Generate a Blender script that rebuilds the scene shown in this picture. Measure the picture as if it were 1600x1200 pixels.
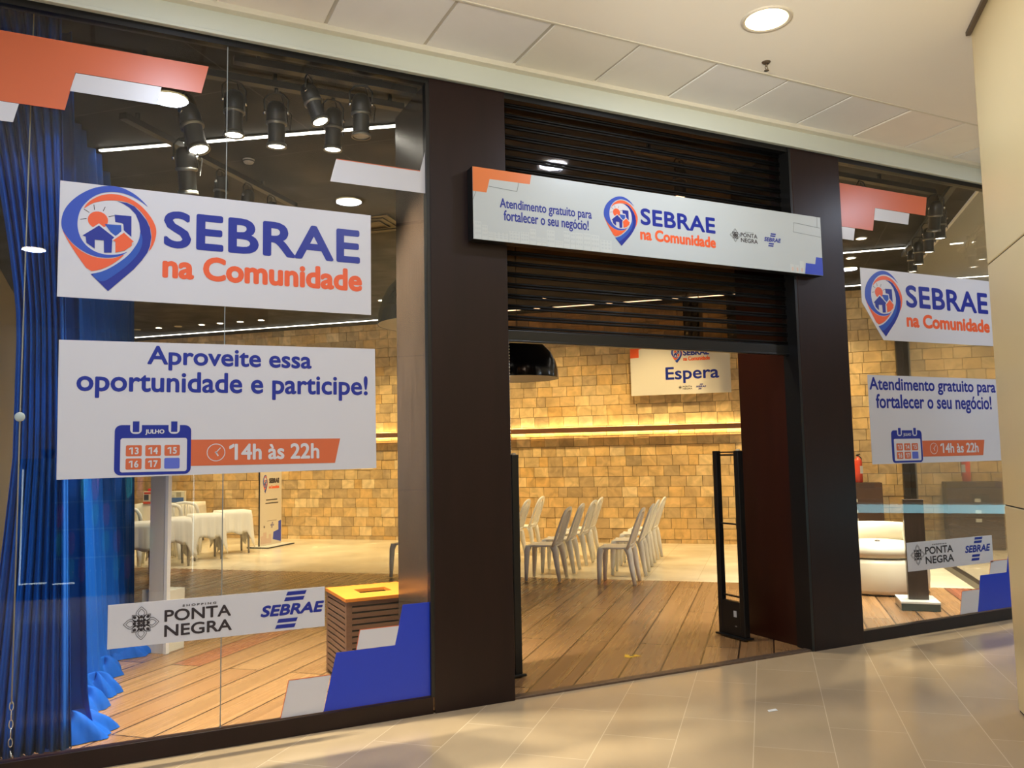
import bpy, bmesh, math, random
from mathutils import Vector, Matrix
from mathutils.geometry import tessellate_polygon
random.seed(7)
WORLD, EXPO = 1.0, 0.0            # added ambient light level around the mall, exposure
MALLP, WASH, FLOORL, SPOTP, UPP = 25, 270, 200, 470, 1150   # lamp powers in watts
for _o in list(bpy.data.objects): bpy.data.objects.remove(_o)
SC = bpy.context.scene; C = SC.collection
PI = math.pi
A = 0.7487137                     # the shop's inner grid is turned by this much against the glass front
CA, SA = math.cos(A), math.sin(A)

# ---------------------------------------------------------------- camera
PITCH, ROLL, YAW = 0.0864642, -0.0190811, 0.4540178
fw = Vector((math.sin(YAW)*math.cos(PITCH), math.cos(YAW)*math.cos(PITCH), math.sin(PITCH)))
rt0 = Vector((math.cos(YAW), -math.sin(YAW), 0)); up0 = rt0.cross(fw)
rt = rt0*math.cos(ROLL)+up0*math.sin(ROLL); up = up0*math.cos(ROLL)-rt0*math.sin(ROLL)
cd = bpy.data.cameras.new('camera'); cam = bpy.data.objects.new('camera', cd); C.objects.link(cam)
M = Matrix((rt, up, -fw)).transposed().to_4x4(); M.translation = Vector((0, -4.88917, 1.55))
cam.matrix_world = M; cd.sensor_width = 36; cd.lens = 1290/1600*36; cd.clip_start = 0.05; cd.clip_end = 100
SC.camera = cam

# ---------------------------------------------------------------- world, exposure
wd = bpy.data.worlds.new('world'); SC.world = wd; wd.use_nodes = True
wd.node_tree.nodes['Background'].inputs[0].default_value = (.80, .92, 1.1, 1)
wd.node_tree.nodes['Background'].inputs[1].default_value = WORLD
vs = SC.view_settings
vs.view_transform = 'Standard'; vs.look = 'None'; vs.gamma = 1; vs.use_curve_mapping = False; vs.exposure = EXPO
cy = SC.cycles
cy.use_denoising = True; cy.max_bounces = 7; cy.diffuse_bounces = 4; cy.glossy_bounces = 4
cy.transparent_max_bounces = 16; cy.transmission_bounces = 4
cy.sample_clamp_indirect = 6; cy.caustics_reflective = False; cy.caustics_refractive = False

def lamp(name, kind, loc, power, col, size=.1, target=None, spot=None, blend=.5, parent=None):
    d = bpy.data.lights.new(name, kind); d.energy = power; d.color = col
    if kind == 'AREA': d.shape = 'DISK'; d.size = size
    if kind in ('SPOT', 'POINT'): d.shadow_soft_size = size
    if kind == 'SPOT': d.spot_size = spot; d.spot_blend = blend
    o = bpy.data.objects.new(name, d); C.objects.link(o); o.location = loc
    if target is not None:
        o.rotation_euler = (Vector(target)-Vector(loc)).to_track_quat('-Z', 'Y').to_euler()
    if parent: o.parent = parent
    return o

# ---------------------------------------------------------------- materials
def W(x, y, z=0): return Vector((x*CA+y*SA, -x*SA+y*CA, z))     # inner grid (across, deep) -> world
def nd(nt, t, **k):
    n = nt.nodes.new(t)
    for a, b in k.items(): setattr(n, a, b)
    return n
MATS = {}
def mat(name, col, rough=.5, metal=0, noise=0, nscale=20, bump=0, stretch=(1, 1, 1), emit=None, estr=0, spec=.5, sheen=0, trans=0, coat=0):
    if name in MATS: return MATS[name]
    m = bpy.data.materials.new(name); m.use_nodes = True; nt = m.node_tree
    b = nt.nodes['Principled BSDF']
    b.inputs['Base Color'].default_value = (*col, 1); b.inputs['Roughness'].default_value = rough
    b.inputs['Metallic'].default_value = metal; b.inputs['Specular IOR Level'].default_value = spec
    if sheen: b.inputs['Sheen Weight'].default_value = sheen
    if coat: b.inputs['Coat Weight'].default_value = coat; b.inputs['Coat Roughness'].default_value = .08
    if emit: b.inputs['Emission Color'].default_value = (*emit, 1); b.inputs['Emission Strength'].default_value = estr
    tc = nd(nt, 'ShaderNodeTexCoord'); mp = nd(nt, 'ShaderNodeMapping'); mp.inputs['Scale'].default_value = stretch
    nt.links.new(tc.outputs['Object'], mp.inputs[0])
    no = nd(nt, 'ShaderNodeTexNoise'); no.inputs['Scale'].default_value = nscale; no.inputs['Detail'].default_value = 4
    nt.links.new(mp.outputs[0], no.inputs[0])
    if noise:
        mx = nd(nt, 'ShaderNodeMix', data_type='RGBA', blend_type='MIX')
        mx.inputs[6].default_value = (*[c*(1-noise) for c in col], 1); mx.inputs[7].default_value = (*[min(1, c*(1+noise)) for c in col], 1)
        nt.links.new(no.outputs[0], mx.inputs[0]); nt.links.new(mx.outputs[2], b.inputs['Base Color'])
    if bump:
        bp = nd(nt, 'ShaderNodeBump'); bp.inputs['Strength'].default_value = bump; bp.inputs['Distance'].default_value = .01
        nt.links.new(no.outputs[0], bp.inputs['Height']); nt.links.new(bp.outputs[0], b.inputs['Normal'])
    MATS[name] = m; return m
def ramp(nt, fac, stops):
    r = nd(nt, 'ShaderNodeValToRGB'); e = r.color_ramp.elements
    e[0].position, e[0].color = stops[0][0], (*stops[0][1], 1); e[1].position, e[1].color = stops[-1][0], (*stops[-1][1], 1)
    for p, c in stops[1:-1]:
        n = e.new(p); n.color = (*c, 1)
    nt.links.new(fac, r.inputs[0]); return r
def brickmat(name, rows, length, stops, mortar, msize, rough, grain, rot=0, off=.5, loc=(0, 0, 0), bump=.3, rvar=0.1, nscale=6, coat=0):
    """planks or tiles: per-unit tone from a white noise of the cell, plus grain"""
    m = bpy.data.materials.new(name); m.use_nodes = True; nt = m.node_tree; b = nt.nodes['Principled BSDF']
    tc = nd(nt, 'ShaderNodeTexCoord'); mp = nd(nt, 'ShaderNodeMapping'); mp.inputs['Rotation'].default_value = (0, 0, rot)
    mp.inputs['Location'].default_value = loc
    nt.links.new(tc.outputs['Object'], mp.inputs[0])
    br = nd(nt, 'ShaderNodeTexBrick'); br.offset = off; br.squash = 1
    br.inputs['Color1'].default_value = (0, 0, 0, 1); br.inputs['Color2'].default_value = (1, 1, 1, 1); br.inputs['Mortar'].default_value = (.5, .5, .5, 1)
    br.inputs['Scale'].default_value = 1; br.inputs['Mortar Size'].default_value = msize; br.inputs['Mortar Smooth'].default_value = .1
    br.inputs['Brick Width'].default_value = length; br.inputs['Row Height'].default_value = rows
    nt.links.new(mp.outputs[0], br.inputs[0])
    st = nd(nt, 'ShaderNodeMapping'); st.inputs['Scale'].default_value = grain; nt.links.new(mp.outputs[0], st.inputs[0])
    no = nd(nt, 'ShaderNodeTexNoise'); no.inputs['Scale'].default_value = nscale; no.inputs['Detail'].default_value = 5; no.inputs['Roughness'].default_value = .5
    nt.links.new(st.outputs[0], no.inputs[0])
    r = ramp(nt, br.outputs['Color'], stops)
    mu = nd(nt, 'ShaderNodeMix', data_type='RGBA', blend_type='MULTIPLY'); mu.inputs[0].default_value = 1
    gr = ramp(nt, no.outputs[0], [(.3, (1-rvar*3,)*3), (.7, (1+rvar,)*3)])
    nt.links.new(r.outputs[0], mu.inputs[6]); nt.links.new(gr.outputs[0], mu.inputs[7])
    mo = nd(nt, 'ShaderNodeMix', data_type='RGBA'); mo.inputs[7].default_value = (*mortar, 1)
    nt.links.new(br.outputs['Fac'], mo.inputs[0]); nt.links.new(mu.outputs[2], mo.inputs[6]); nt.links.new(mo.outputs[2], b.inputs['Base Color'])
    rr = ramp(nt, no.outputs[0], [(.25, (rough*.75,)*3), (.75, (rough*1.3,)*3)]); nt.links.new(rr.outputs[0], b.inputs['Roughness'])
    if bump:
        iv = nd(nt, 'ShaderNodeMath', operation='MULTIPLY_ADD'); iv.inputs[1].default_value = -1; iv.inputs[2].default_value = 1
        nt.links.new(br.outputs['Fac'], iv.inputs[0])
        bp = nd(nt, 'ShaderNodeBump'); bp.inputs['Strength'].default_value = bump; bp.inputs['Distance'].default_value = .004
        nt.links.new(iv.outputs[0], bp.inputs['Height']); nt.links.new(bp.outputs[0], b.inputs['Normal'])
    if coat: b.inputs['Coat Weight'].default_value = coat; b.inputs['Coat Roughness'].default_value = .12
    return m
def islandmat(name, stops, rough, nscale=14, nv=.15, stretch=(1, 1, 1), bump=.25):
    """every loose block of one mesh gets its own tone"""
    m = bpy.data.materials.new(name); m.use_nodes = True; nt = m.node_tree; b = nt.nodes['Principled BSDF']
    g = nd(nt, 'ShaderNodeNewGeometry'); r = ramp(nt, g.outputs['Random Per Island'], stops)
    tc = nd(nt, 'ShaderNodeTexCoord'); mp = nd(nt, 'ShaderNodeMapping'); mp.inputs['Scale'].default_value = stretch
    nt.links.new(tc.outputs['Object'], mp.inputs[0])
    no = nd(nt, 'ShaderNodeTexNoise'); no.inputs['Scale'].default_value = nscale; no.inputs['Detail'].default_value = 6; no.inputs['Distortion'].default_value = 1.2
    nt.links.new(mp.outputs[0], no.inputs[0])
    gr = ramp(nt, no.outputs[0], [(.3, (1-nv*1.6,)*3), (.68, (1+nv*.6,)*3)])
    mu = nd(nt, 'ShaderNodeMix', data_type='RGBA', blend_type='MULTIPLY'); mu.inputs[0].default_value = 1
    nt.links.new(r.outputs[0], mu.inputs[6]); nt.links.new(gr.outputs[0], mu.inputs[7]); nt.links.new(mu.outputs[2], b.inputs['Base Color'])
    b.inputs['Roughness'].default_value = rough
    if bump:
        bp = nd(nt, 'ShaderNodeBump'); bp.inputs['Strength'].default_value = bump; bp.inputs['Distance'].default_value = .006
        nt.links.new(no.outputs[0], bp.inputs['Height']); nt.links.new(bp.outputs[0], b.inputs['Normal'])
    return m
def glassmat(name, tint, f0, rough=.0):
    """a thin pane: transparent plus a Schlick reflection"""
    m = bpy.data.materials.new(name); m.use_nodes = True; nt = m.node_tree; nt.nodes.clear()
    out = nd(nt, 'ShaderNodeOutputMaterial'); g = nd(nt, 'ShaderNodeNewGeometry')
    dp = nd(nt, 'ShaderNodeVectorMath', operation='DOT_PRODUCT'); nt.links.new(g.outputs['Incoming'], dp.inputs[0]); nt.links.new(g.outputs['Normal'], dp.inputs[1])
    ab = nd(nt, 'ShaderNodeMath', operation='ABSOLUTE'); nt.links.new(dp.outputs['Value'], ab.inputs[0])
    su = nd(nt, 'ShaderNodeMath', operation='SUBTRACT'); su.inputs[0].default_value = 1; nt.links.new(ab.outputs[0], su.inputs[1])
    pw = nd(nt, 'ShaderNodeMath', operation='POWER'); pw.inputs[1].default_value = 5; nt.links.new(su.outputs[0], pw.inputs[0])
    ma = nd(nt, 'ShaderNodeMath', operation='MULTIPLY_ADD'); ma.inputs[1].default_value = 1-f0; ma.inputs[2].default_value = f0; nt.links.new(pw.outputs[0], ma.inputs[0])
    tr = nd(nt, 'ShaderNodeBsdfTransparent'); tr.inputs[0].default_value = (*tint, 1)
    gl = nd(nt, 'ShaderNodeBsdfGlossy'); gl.inputs['Roughness'].default_value = rough; gl.inputs['Color'].default_value = (1, 1, 1, 1)
    mx = nd(nt, 'ShaderNodeMixShader'); nt.links.new(ma.outputs[0], mx.inputs[0]); nt.links.new(tr.outputs[0], mx.inputs[1]); nt.links.new(gl.outputs[0], mx.inputs[2])
    nt.links.new(mx.outputs[0], out.inputs[0]); return m
def emat(name, col, s):
    return mat(name, (.8, .8, .8), .5, emit=col, estr=s)

LAM = mat('brown laminate', (.0155, .0062, .0052), .36, noise=.35, nscale=3, stretch=(4, 4, .5), bump=.03, spec=.3)
LAMIN = mat('brown wood panel', (.040, .026, .019), .27, noise=.45, nscale=7, stretch=(5, 5, .35), bump=.08, spec=.6)
BLK = mat('black metal', (.006, .006, .006), .35, spec=.5)
BLKG = mat('gloss black', (.008, .008, .009), .16, spec=.6)
WHT = mat('white vinyl', (.62, .615, .64), .32, spec=.5)
GRYW = mat('pale grey print', (.50, .545, .55), .3, spec=.5)
ORG = mat('orange print', (.62, .135, .05), .33)
ORGT = mat('orange lettering', (.80, .115, .035), .33)
BLU = mat('blue print', (.014, .046, .50), .33)
BLUD = mat('navy lettering', (.010, .024, .27), .33)
BLUM = mat('mid blue print', (.022, .085, .42), .33)
BLUL = mat('violet blue print', (.10, .14, .55), .33)
INK = mat('black ink', (.03, .022, .025), .4)
PLAS = mat('white plastic', (.82, .80, .75), .3, spec=.5)
CLOTH = mat('white cloth', (.72, .69, .63), .85, noise=.05, nscale=8, sheen=.2)
PLASTER = mat('ceiling plaster', (.90, .86, .76), .75, noise=.025, nscale=1.2)
FASC = mat('painted fascia', (.60, .64, .57), .45, noise=.02, nscale=2)
PANEL = mat('beige cladding', (.72, .58, .31), .3, noise=.03, nscale=1.5)
DARKC = mat('dark ceiling', (.030, .025, .020), .33, noise=.3, nscale=2.5)
SEAL = mat('glass edge', (.22, .24, .23), .3)
CHROME = mat('chrome', (.8, .8, .78), .15, metal=1)
GLASS = glassmat('shop glass', (.965, .975, .97), .024)

# ---------------------------------------------------------------- mesh helpers
def box(bm, x0, x1, y0, y1, z0, z1, mi=0, rot=None):
    vs_ = [bm.verts.new(p) for p in ((x0,y0,z0),(x1,y0,z0),(x1,y1,z0),(x0,y1,z0),(x0,y0,z1),(x1,y0,z1),(x1,y1,z1),(x0,y1,z1))]
    if rot is not None:
        for v in vs_: v.co = rot @ v.co
    for f in ((0,3,2,1),(4,5,6,7),(0,1,5,4),(1,2,6,5),(2,3,7,6),(3,0,4,7)):
        q = bm.faces.new([vs_[i] for i in f]); q.material_index = mi
    return vs_
def tube(bm, pts, r, n=8, mi=0, cap=True, flat=None):
    pts = [Vector(p) for p in pts]; rs = r if isinstance(r, (list, tuple)) else [r]*len(pts); rings = []
    ref = None
    for i, p in enumerate(pts):
        t = (pts[min(i+1, len(pts)-1)]-pts[max(i-1, 0)]).normalized()
        if ref is None: ref = Vector((0, 0, 1)) if abs(t.z) < .9 else Vector((1, 0, 0))
        a = (ref-t*ref.dot(t)).normalized(); b = t.cross(a); ref = a
        fx = flat or 1
        rings.append([bm.verts.new(p+(a*math.cos(2*PI*k/n)+b*math.sin(2*PI*k/n)*fx)*rs[i]) for k in range(n)])
    for i in range(len(rings)-1):
        for k in range(n):
            f = bm.faces.new((rings[i][k], rings[i][(k+1)%n], rings[i+1][(k+1)%n], rings[i+1][k])); f.material_index = mi; f.smooth = True
    if cap:
        for rr in (rings[0], rings[-1]):
            try: bm.faces.new(rr).material_index = mi
            except ValueError: pass
def lathe(bm, prof, n=32, c=(0, 0, 0), mi=0, smooth=True):
    rings = []
    for r, z in prof:
        if r < 1e-6: rings.append([bm.verts.new((c[0], c[1], c[2]+z))])
        else: rings.append([bm.verts.new((c[0]+r*math.cos(2*PI*k/n), c[1]+r*math.sin(2*PI*k/n), c[2]+z)) for k in range(n)])
    for a, b in zip(rings, rings[1:]):
        for k in range(n):
            q = [a[k%len(a)], a[(k+1)%len(a)], b[(k+1)%len(b)], b[k%len(b)]]; u = []
            for v in q:
                if v not in u: u.append(v)
            if len(u) > 2:
                f = bm.faces.new(u); f.smooth = smooth; f.material_index = mi
def prism(bm, pts, z0, z1, mi=0, axis='z'):
    """polygon extruded; axis z: pts are (x,y); axis y: pts are (x,z) and z0,z1 are y values"""
    def P(p, h): return (p[0], p[1], h) if axis == 'z' else (p[0], h, p[1])
    lo = [bm.verts.new(P(p, z0)) for p in pts]; hi = [bm.verts.new(P(p, z1)) for p in pts]
    tri = tessellate_polygon([[Vector((p[0], p[1], 0)) for p in pts]])
    for t in tri:
        for L in (lo, hi):
            try: bm.faces.new([L[i] for i in t]).material_index = mi
            except ValueError: pass
    n = len(pts)
    for i in range(n):
        try: bm.faces.new((lo[i], lo[(i+1)%n], hi[(i+1)%n], hi[i])).material_index = mi
        except ValueError: pass
def obj(name, bm, m, parent=None, loc=None, rotz=None, bevel=0, normals=True):
    if normals: bmesh.ops.recalc_face_normals(bm, faces=bm.faces)
    me = bpy.data.meshes.new(name); bm.to_mesh(me); bm.free()
    for x in (m if isinstance(m, (list, tuple)) else [m]): me.materials.append(x)
    o = bpy.data.objects.new(name, me); C.objects.link(o)
    if parent: o.parent = parent
    if loc is not None: o.location = loc
    if rotz is not None: o.rotation_euler = (0, 0, rotz)
    if bevel:
        b = o.modifiers.new('bevel', 'BEVEL'); b.width = bevel; b.segments = 2; b.limit_method = 'ANGLE'
    return o
def tag(o, label, cat, group=None):
    o['label'] = label; o['category'] = cat
    if group: o['group'] = group
    return o
def thing(name, label, cat, loc=(0, 0, 0), rotz=0, group=None):
    o = bpy.data.objects.new(name, None); C.objects.link(o); o.location = loc; o.rotation_euler = (0, 0, rotz)
    o.empty_display_size = .1
    return tag(o, label, cat, group)
def struct(name, bm, m, **k):
    o = obj(name, bm, m, **k); o['kind'] = 'structure'; return o
def dup(root, loc, rotz=None, label=None, group=None):
    r = root.copy(); C.objects.link(r); r.location = loc
    if rotz is not None: r.rotation_euler = (0, 0, rotz)
    if label: r['label'] = label
    if group: r['group'] = group
    for ch in list(root.children):
        c = ch.copy(); C.objects.link(c); c.parent = r
        for g in list(ch.children):
            d = g.copy(); C.objects.link(d); d.parent = c
    return r
def B(): return bmesh.new()
def bx(*a, **k):
    bm = B(); box(bm, *a, **k); return bm

# ================================================================ the setting
inner = lambda w, p: tuple(W(w, p)[:2])
# mall floor: planes turned onto the inner grid so the tiles run diagonally to the shop front
def gridpoly(bm, pts, z0, z1):      # pts in world XY, mesh in inner-grid coordinates
    prism(bm, [(x*CA-y*SA, x*SA+y*CA) for x, y in pts], z0, z1)
TILE = brickmat('mall floor tile', .4015, .809, [(0, (.44, .32, .19)), (.5, (.475, .35, .21)), (1, (.46, .345, .215))], (.64, .50, .34), .0022, .17, (1, 2.2, 1),
                rot=PI/2, loc=(-.127, .0075, 0), rvar=.03, bump=.12, nscale=1.3)
bm = B(); gridpoly(bm, [(-9, -14), (22, -14), (22, 24), inner(5.52, 26), inner(5.52, 5.25), (-9, 0.06)], -.06, 0)
fl = struct('floor', bm, TILE, rotz=-A)
WOOD = brickmat('wide wood planks', .26, 2.9, [(0, (.185, .092, .040)), (.3, (.29, .155, .066)), (.5, (.22, .115, .050)), (.8, (.34, .19, .085)), (.93, (.25, .125, .055)), (1, (.32, .085, .05))], (.035, .017, .008), .007, .27, (.16, 7, 1),
                rot=PI/2, loc=(.4, .05, 0), rvar=.075, bump=.5, nscale=2.2)
inner = lambda w, p: tuple(W(w, p)[:2])
XL = -1.35
def line_y0(w): return w*SA/CA       # depth at which the grid line across=w meets the glass front
pB = 6.66
wl = (XL-pB*SA)/CA
bm = B(); gridpoly(bm, [(XL, .0), (7.5, .0), inner(5.5, pB), inner(wl, pB)], -.05, .006)
struct('floor.001', bm, WOOD, rotz=-A)
STONE = brickmat('cream stone tile', .62, .62, [(0, (.68, .585, .42)), (1, (.74, .65, .48))], (.50, .42, .29), .003, .22, (1, 1, 1), rvar=.05, bump=.1, nscale=1.5, off=0)
bm = B(); gridpoly(bm, [inner(wl, pB), inner(5.5, pB), inner(5.5, 11.1), inner((XL-11.1*SA)/CA, 11.1)], -.05, .004)
struct('floor.002', bm, STONE, rotz=-A)
struct('trim_1', bx(2.35, 4.93, -.02, .05, -.01, .014), mat('door track steel', (.16, .11, .08), .4, metal=.6, noise=.4, nscale=30), bevel=.003)

# back wall of wooden blocks (a real relief of blocks, each with its own depth and tone)
BLOCK = islandmat('wood block', [(0, (.44, .32, .18)), (.2, (.76, .50, .21)), (.4, (.52, .37, .20)), (.6, (.80, .58, .29)), (.8, (.68, .42, .15)), (1, (.86, .66, .38))], .55, nscale=5, nv=.2)
bm = B(); rng = random.Random(3); BW, BH = .268, .1795
r0 = 0
for r in range(24):
    z0 = -.105+r*BH
    if z0 > 4.15: break
    x = -10.2+(r%2)*BW*.5+rng.uniform(-.02, .02)
    while x < 5.42:
        w_ = BW*rng.choice((1, 1, 1, 1, .98, 1.02, .62)) ; x1 = min(x+w_, 5.42); d = rng.uniform(0, .012); g = .0033
        box(bm, x+g, x1-g, 10.85-d, 10.92, max(z0+g, 0), min(z0+BH-g, 4.14))
        x += w_
struct('wall_back', bm, BLOCK, rotz=-A)
bm = bx(-10.4, 5.6, 10.91, 11.0, 0, 4.2)
struct('wall_back.001', bm, mat('wall behind blocks', (.03, .018, .01), .9), rotz=-A)
# light rail on the back wall
WARM = (1.0, .74, .32)
RAILM = mat('rail wood', (.16, .065, .03), .5, noise=.35, nscale=6, stretch=(.5, 4, 4))
rail = obj('light_rail', bx(-10, 3.9, 10.745, 10.77, 1.934, 2.022), RAILM, rotz=-A); tag(rail, 'long brown wooden rail glowing above and below on the block wall', 'light rail')
obj('shelf_strip', bx(-10, 3.9, 10.755, 10.84, 1.823, 1.834), RAILM, parent=rail)
obj('light_strip', bx(-10, 3.9, 10.775, 10.79, 1.955, 2.0), emat('warm led strip', WARM, 26), parent=rail)
# left wall, and the dark ceiling of the shop
bm = bx(XL-.1, XL, 0.0, 16.5, 0, 4.2); struct('wall_left', bm, mat('grey wall', (.23, .22, .20), .6))
CEIL = brickmat('dark ceiling board', 1.2, 2.4, [(0, (.008, .0074, .0068)), (1, (.0105, .0095, .0088))], (.05, .047, .043), .006, .55, (1, 1, 1), rvar=.1, bump=.2, off=0, nscale=3)
CEIL.node_tree.nodes['Principled BSDF'].inputs['Specular IOR Level'].default_value = .12
bm = B(); gridpoly(bm, [(XL-.1, .03), (7.52, .03), inner(5.5, 11.0), inner((XL-.1-11*SA)/CA, 11.0)], 4.14, 4.2)
struct('ceiling', bm, CEIL, rotz=-A)

# mall ceiling: plaster, a strip of square panels, edge trim, fascia
bm = B(); gridpoly(bm, [(-9, -13), (22, -13), (22, 24), inner(5.52, 26), inner(5.52, 5.25), (7.6, -.7), (-9, -.7)], 4.16, 4.24); struct('ceiling.001', bm, PLASTER, rotz=-A)
TIL = islandmat('ceiling panel', [(0, (.86, .83, .73)), (.35, (.82, .83, .83)), (.7, (.88, .83, .74)), (1, (.80, .81, .80))], .6, nscale=2, nv=.02, bump=0)
bm = B(); rng = random.Random(5)
x = -4.565
while x < 9:
    box(bm, x+.010, x+.617, -.685, -.108, 4.164+rng.uniform(-.003, .004), 4.19); x += .632
struct('ceiling.002', bm, TIL)
struct('ceiling.003', bx(-9, 9.4, -.70, .02, 4.172, 4.24), mat('ceiling seam', (.52, .49, .42), .8))
bm = B(); box(bm, -9, 9.4, -.118, -.06, 4.135, 4.18); box(bm, -9, 9.4, -.712, -.690, 4.157, 4.18)
struct('trim_2', bm, mat('ceiling edge trim', (.70, .67, .56), .5), bevel=.003)
bm = B(); box(bm, -9, 9.4, -.062, .02, 4.006, 4.15); box(bm, -9, 9.4, -.07, -.05, 3.998, 4.018); struct('trim_3', bm, FASC, bevel=.003)
# frames of the glass front
bm = B(); box(bm, XL, 1.80, -.03, .03, 0, .1); struct('baseboard_front_left', bm, LAM, bevel=.003)
bm = B(); box(bm, 5.462, 7.5, -.03, .03, 0, .095); struct('baseboard_front_right', bm, LAM, bevel=.003)
bm = B(); box(bm, XL, 7.5, -.02, .04, 3.965, 4.15); struct('trim_4', bm, BLK)
bm = B(); box(bm, 1.790, 1.812, -.028, .03, .1, 3.97); struct('trim_5', bm, BLK)
bm = B(); box(bm, 1.812, 2.352, -.034, .672, 0, 4.0)
struct('wall_front_left', bm, [LAM, LAMIN], bevel=.004)
for f in bpy.data.objects['wall_front_left'].data.polygons:
    if f.normal.x < -.9: f.material_index = 1
bm = B(); box(bm, 4.93, 5.462, -.034, .70, 0, 4.0); struct('wall_front_right', bm, [LAM, mat('laminate with red light', (.030, .0065, .003), .3, noise=.3, nscale=3, stretch=(4, 4, .5))], bevel=.004)  # laminate copy for the jamb face, interior light's red put into its colour
for f in bpy.data.objects['wall_front_right'].data.polygons:
    if f.normal.x < -.9: f.material_index = 1
# panes
seams = [XL, -.667, .575, 1.792]
for i in range(3):
    struct('window_%d' % (i+1), bx(seams[i]+.0025, seams[i+1]-.0025, -.002, .002, .1, 3.97), GLASS)
struct('window_4', bx(5.464, 7.5, -.002, .002, .095, 3.97), GLASS)
bm = B(); box(bm, .5725, .5775, -.003, .003, .1, 3.97); box(bm, -.6695, -.6645, -.003, .003, .1, 3.97); struct('trim_6', bm, SEAL)
# side glazing on the right, running back along the grid, with black foot and posts
struct('window_5', bx(5.498, 5.502, 5.12, 10.8, .07, 4.1), GLASS, rotz=-A)
bm = B(); box(bm, 5.46, 5.54, 5.14, 10.85, .0, .075); box(bm, 5.40, 5.50, 10.74, 10.86, 0, 4.14); box(bm, 5.47, 5.53, 5.08, 5.15, 0, 4.14); struct('trim_7', bm, mat('bronze frame', (.03, .022, .015), .35, metal=.3), rotz=-A)
struct('wall_mall_end', bx(5.6, 12.4, 17.0, 17.1, 0, 5.5), mat('mall side wall', (.56, .47, .30), .6), rotz=-A)
# beige clad column beside the photographer, in three panel heights
bm = B()
for z0, z1 in ((0.012, 1.196), (1.203, 2.657), (2.664, 4.3)): box(bm, 4.684, 6.4, -2.6, 2.045, z0, z1)
struct('wall_right', bm, PANEL, rotz=-A, bevel=.006)
bm = bx(4.69, 6.39, -2.59, 2.038, 0, 4.3); struct('wall_right.001', bm, mat('panel gap', (.05, .04, .03), .8), rotz=-A)
struct('trim_8', bx(4.655, 4.683, -2.6, 2.06, 4.135, 4.165), mat('dark edge trim', (.12, .09, .06), .6), rotz=-A)  # narrow dark trim where the ceiling meets the column
# the mall beyond: walls seen only through glass and in reflections
struct('wall_mall_back', bx(-9, 22, -14.1, -14, 0, 5.5), mat('mall far wall', (.55, .50, .42), .6))
struct('wall_mall_side', bx(12.4, 12.5, -6, 30, 0, 5.5), mat('mall side wall', (.56, .47, .30), .6), rotz=-A)

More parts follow.
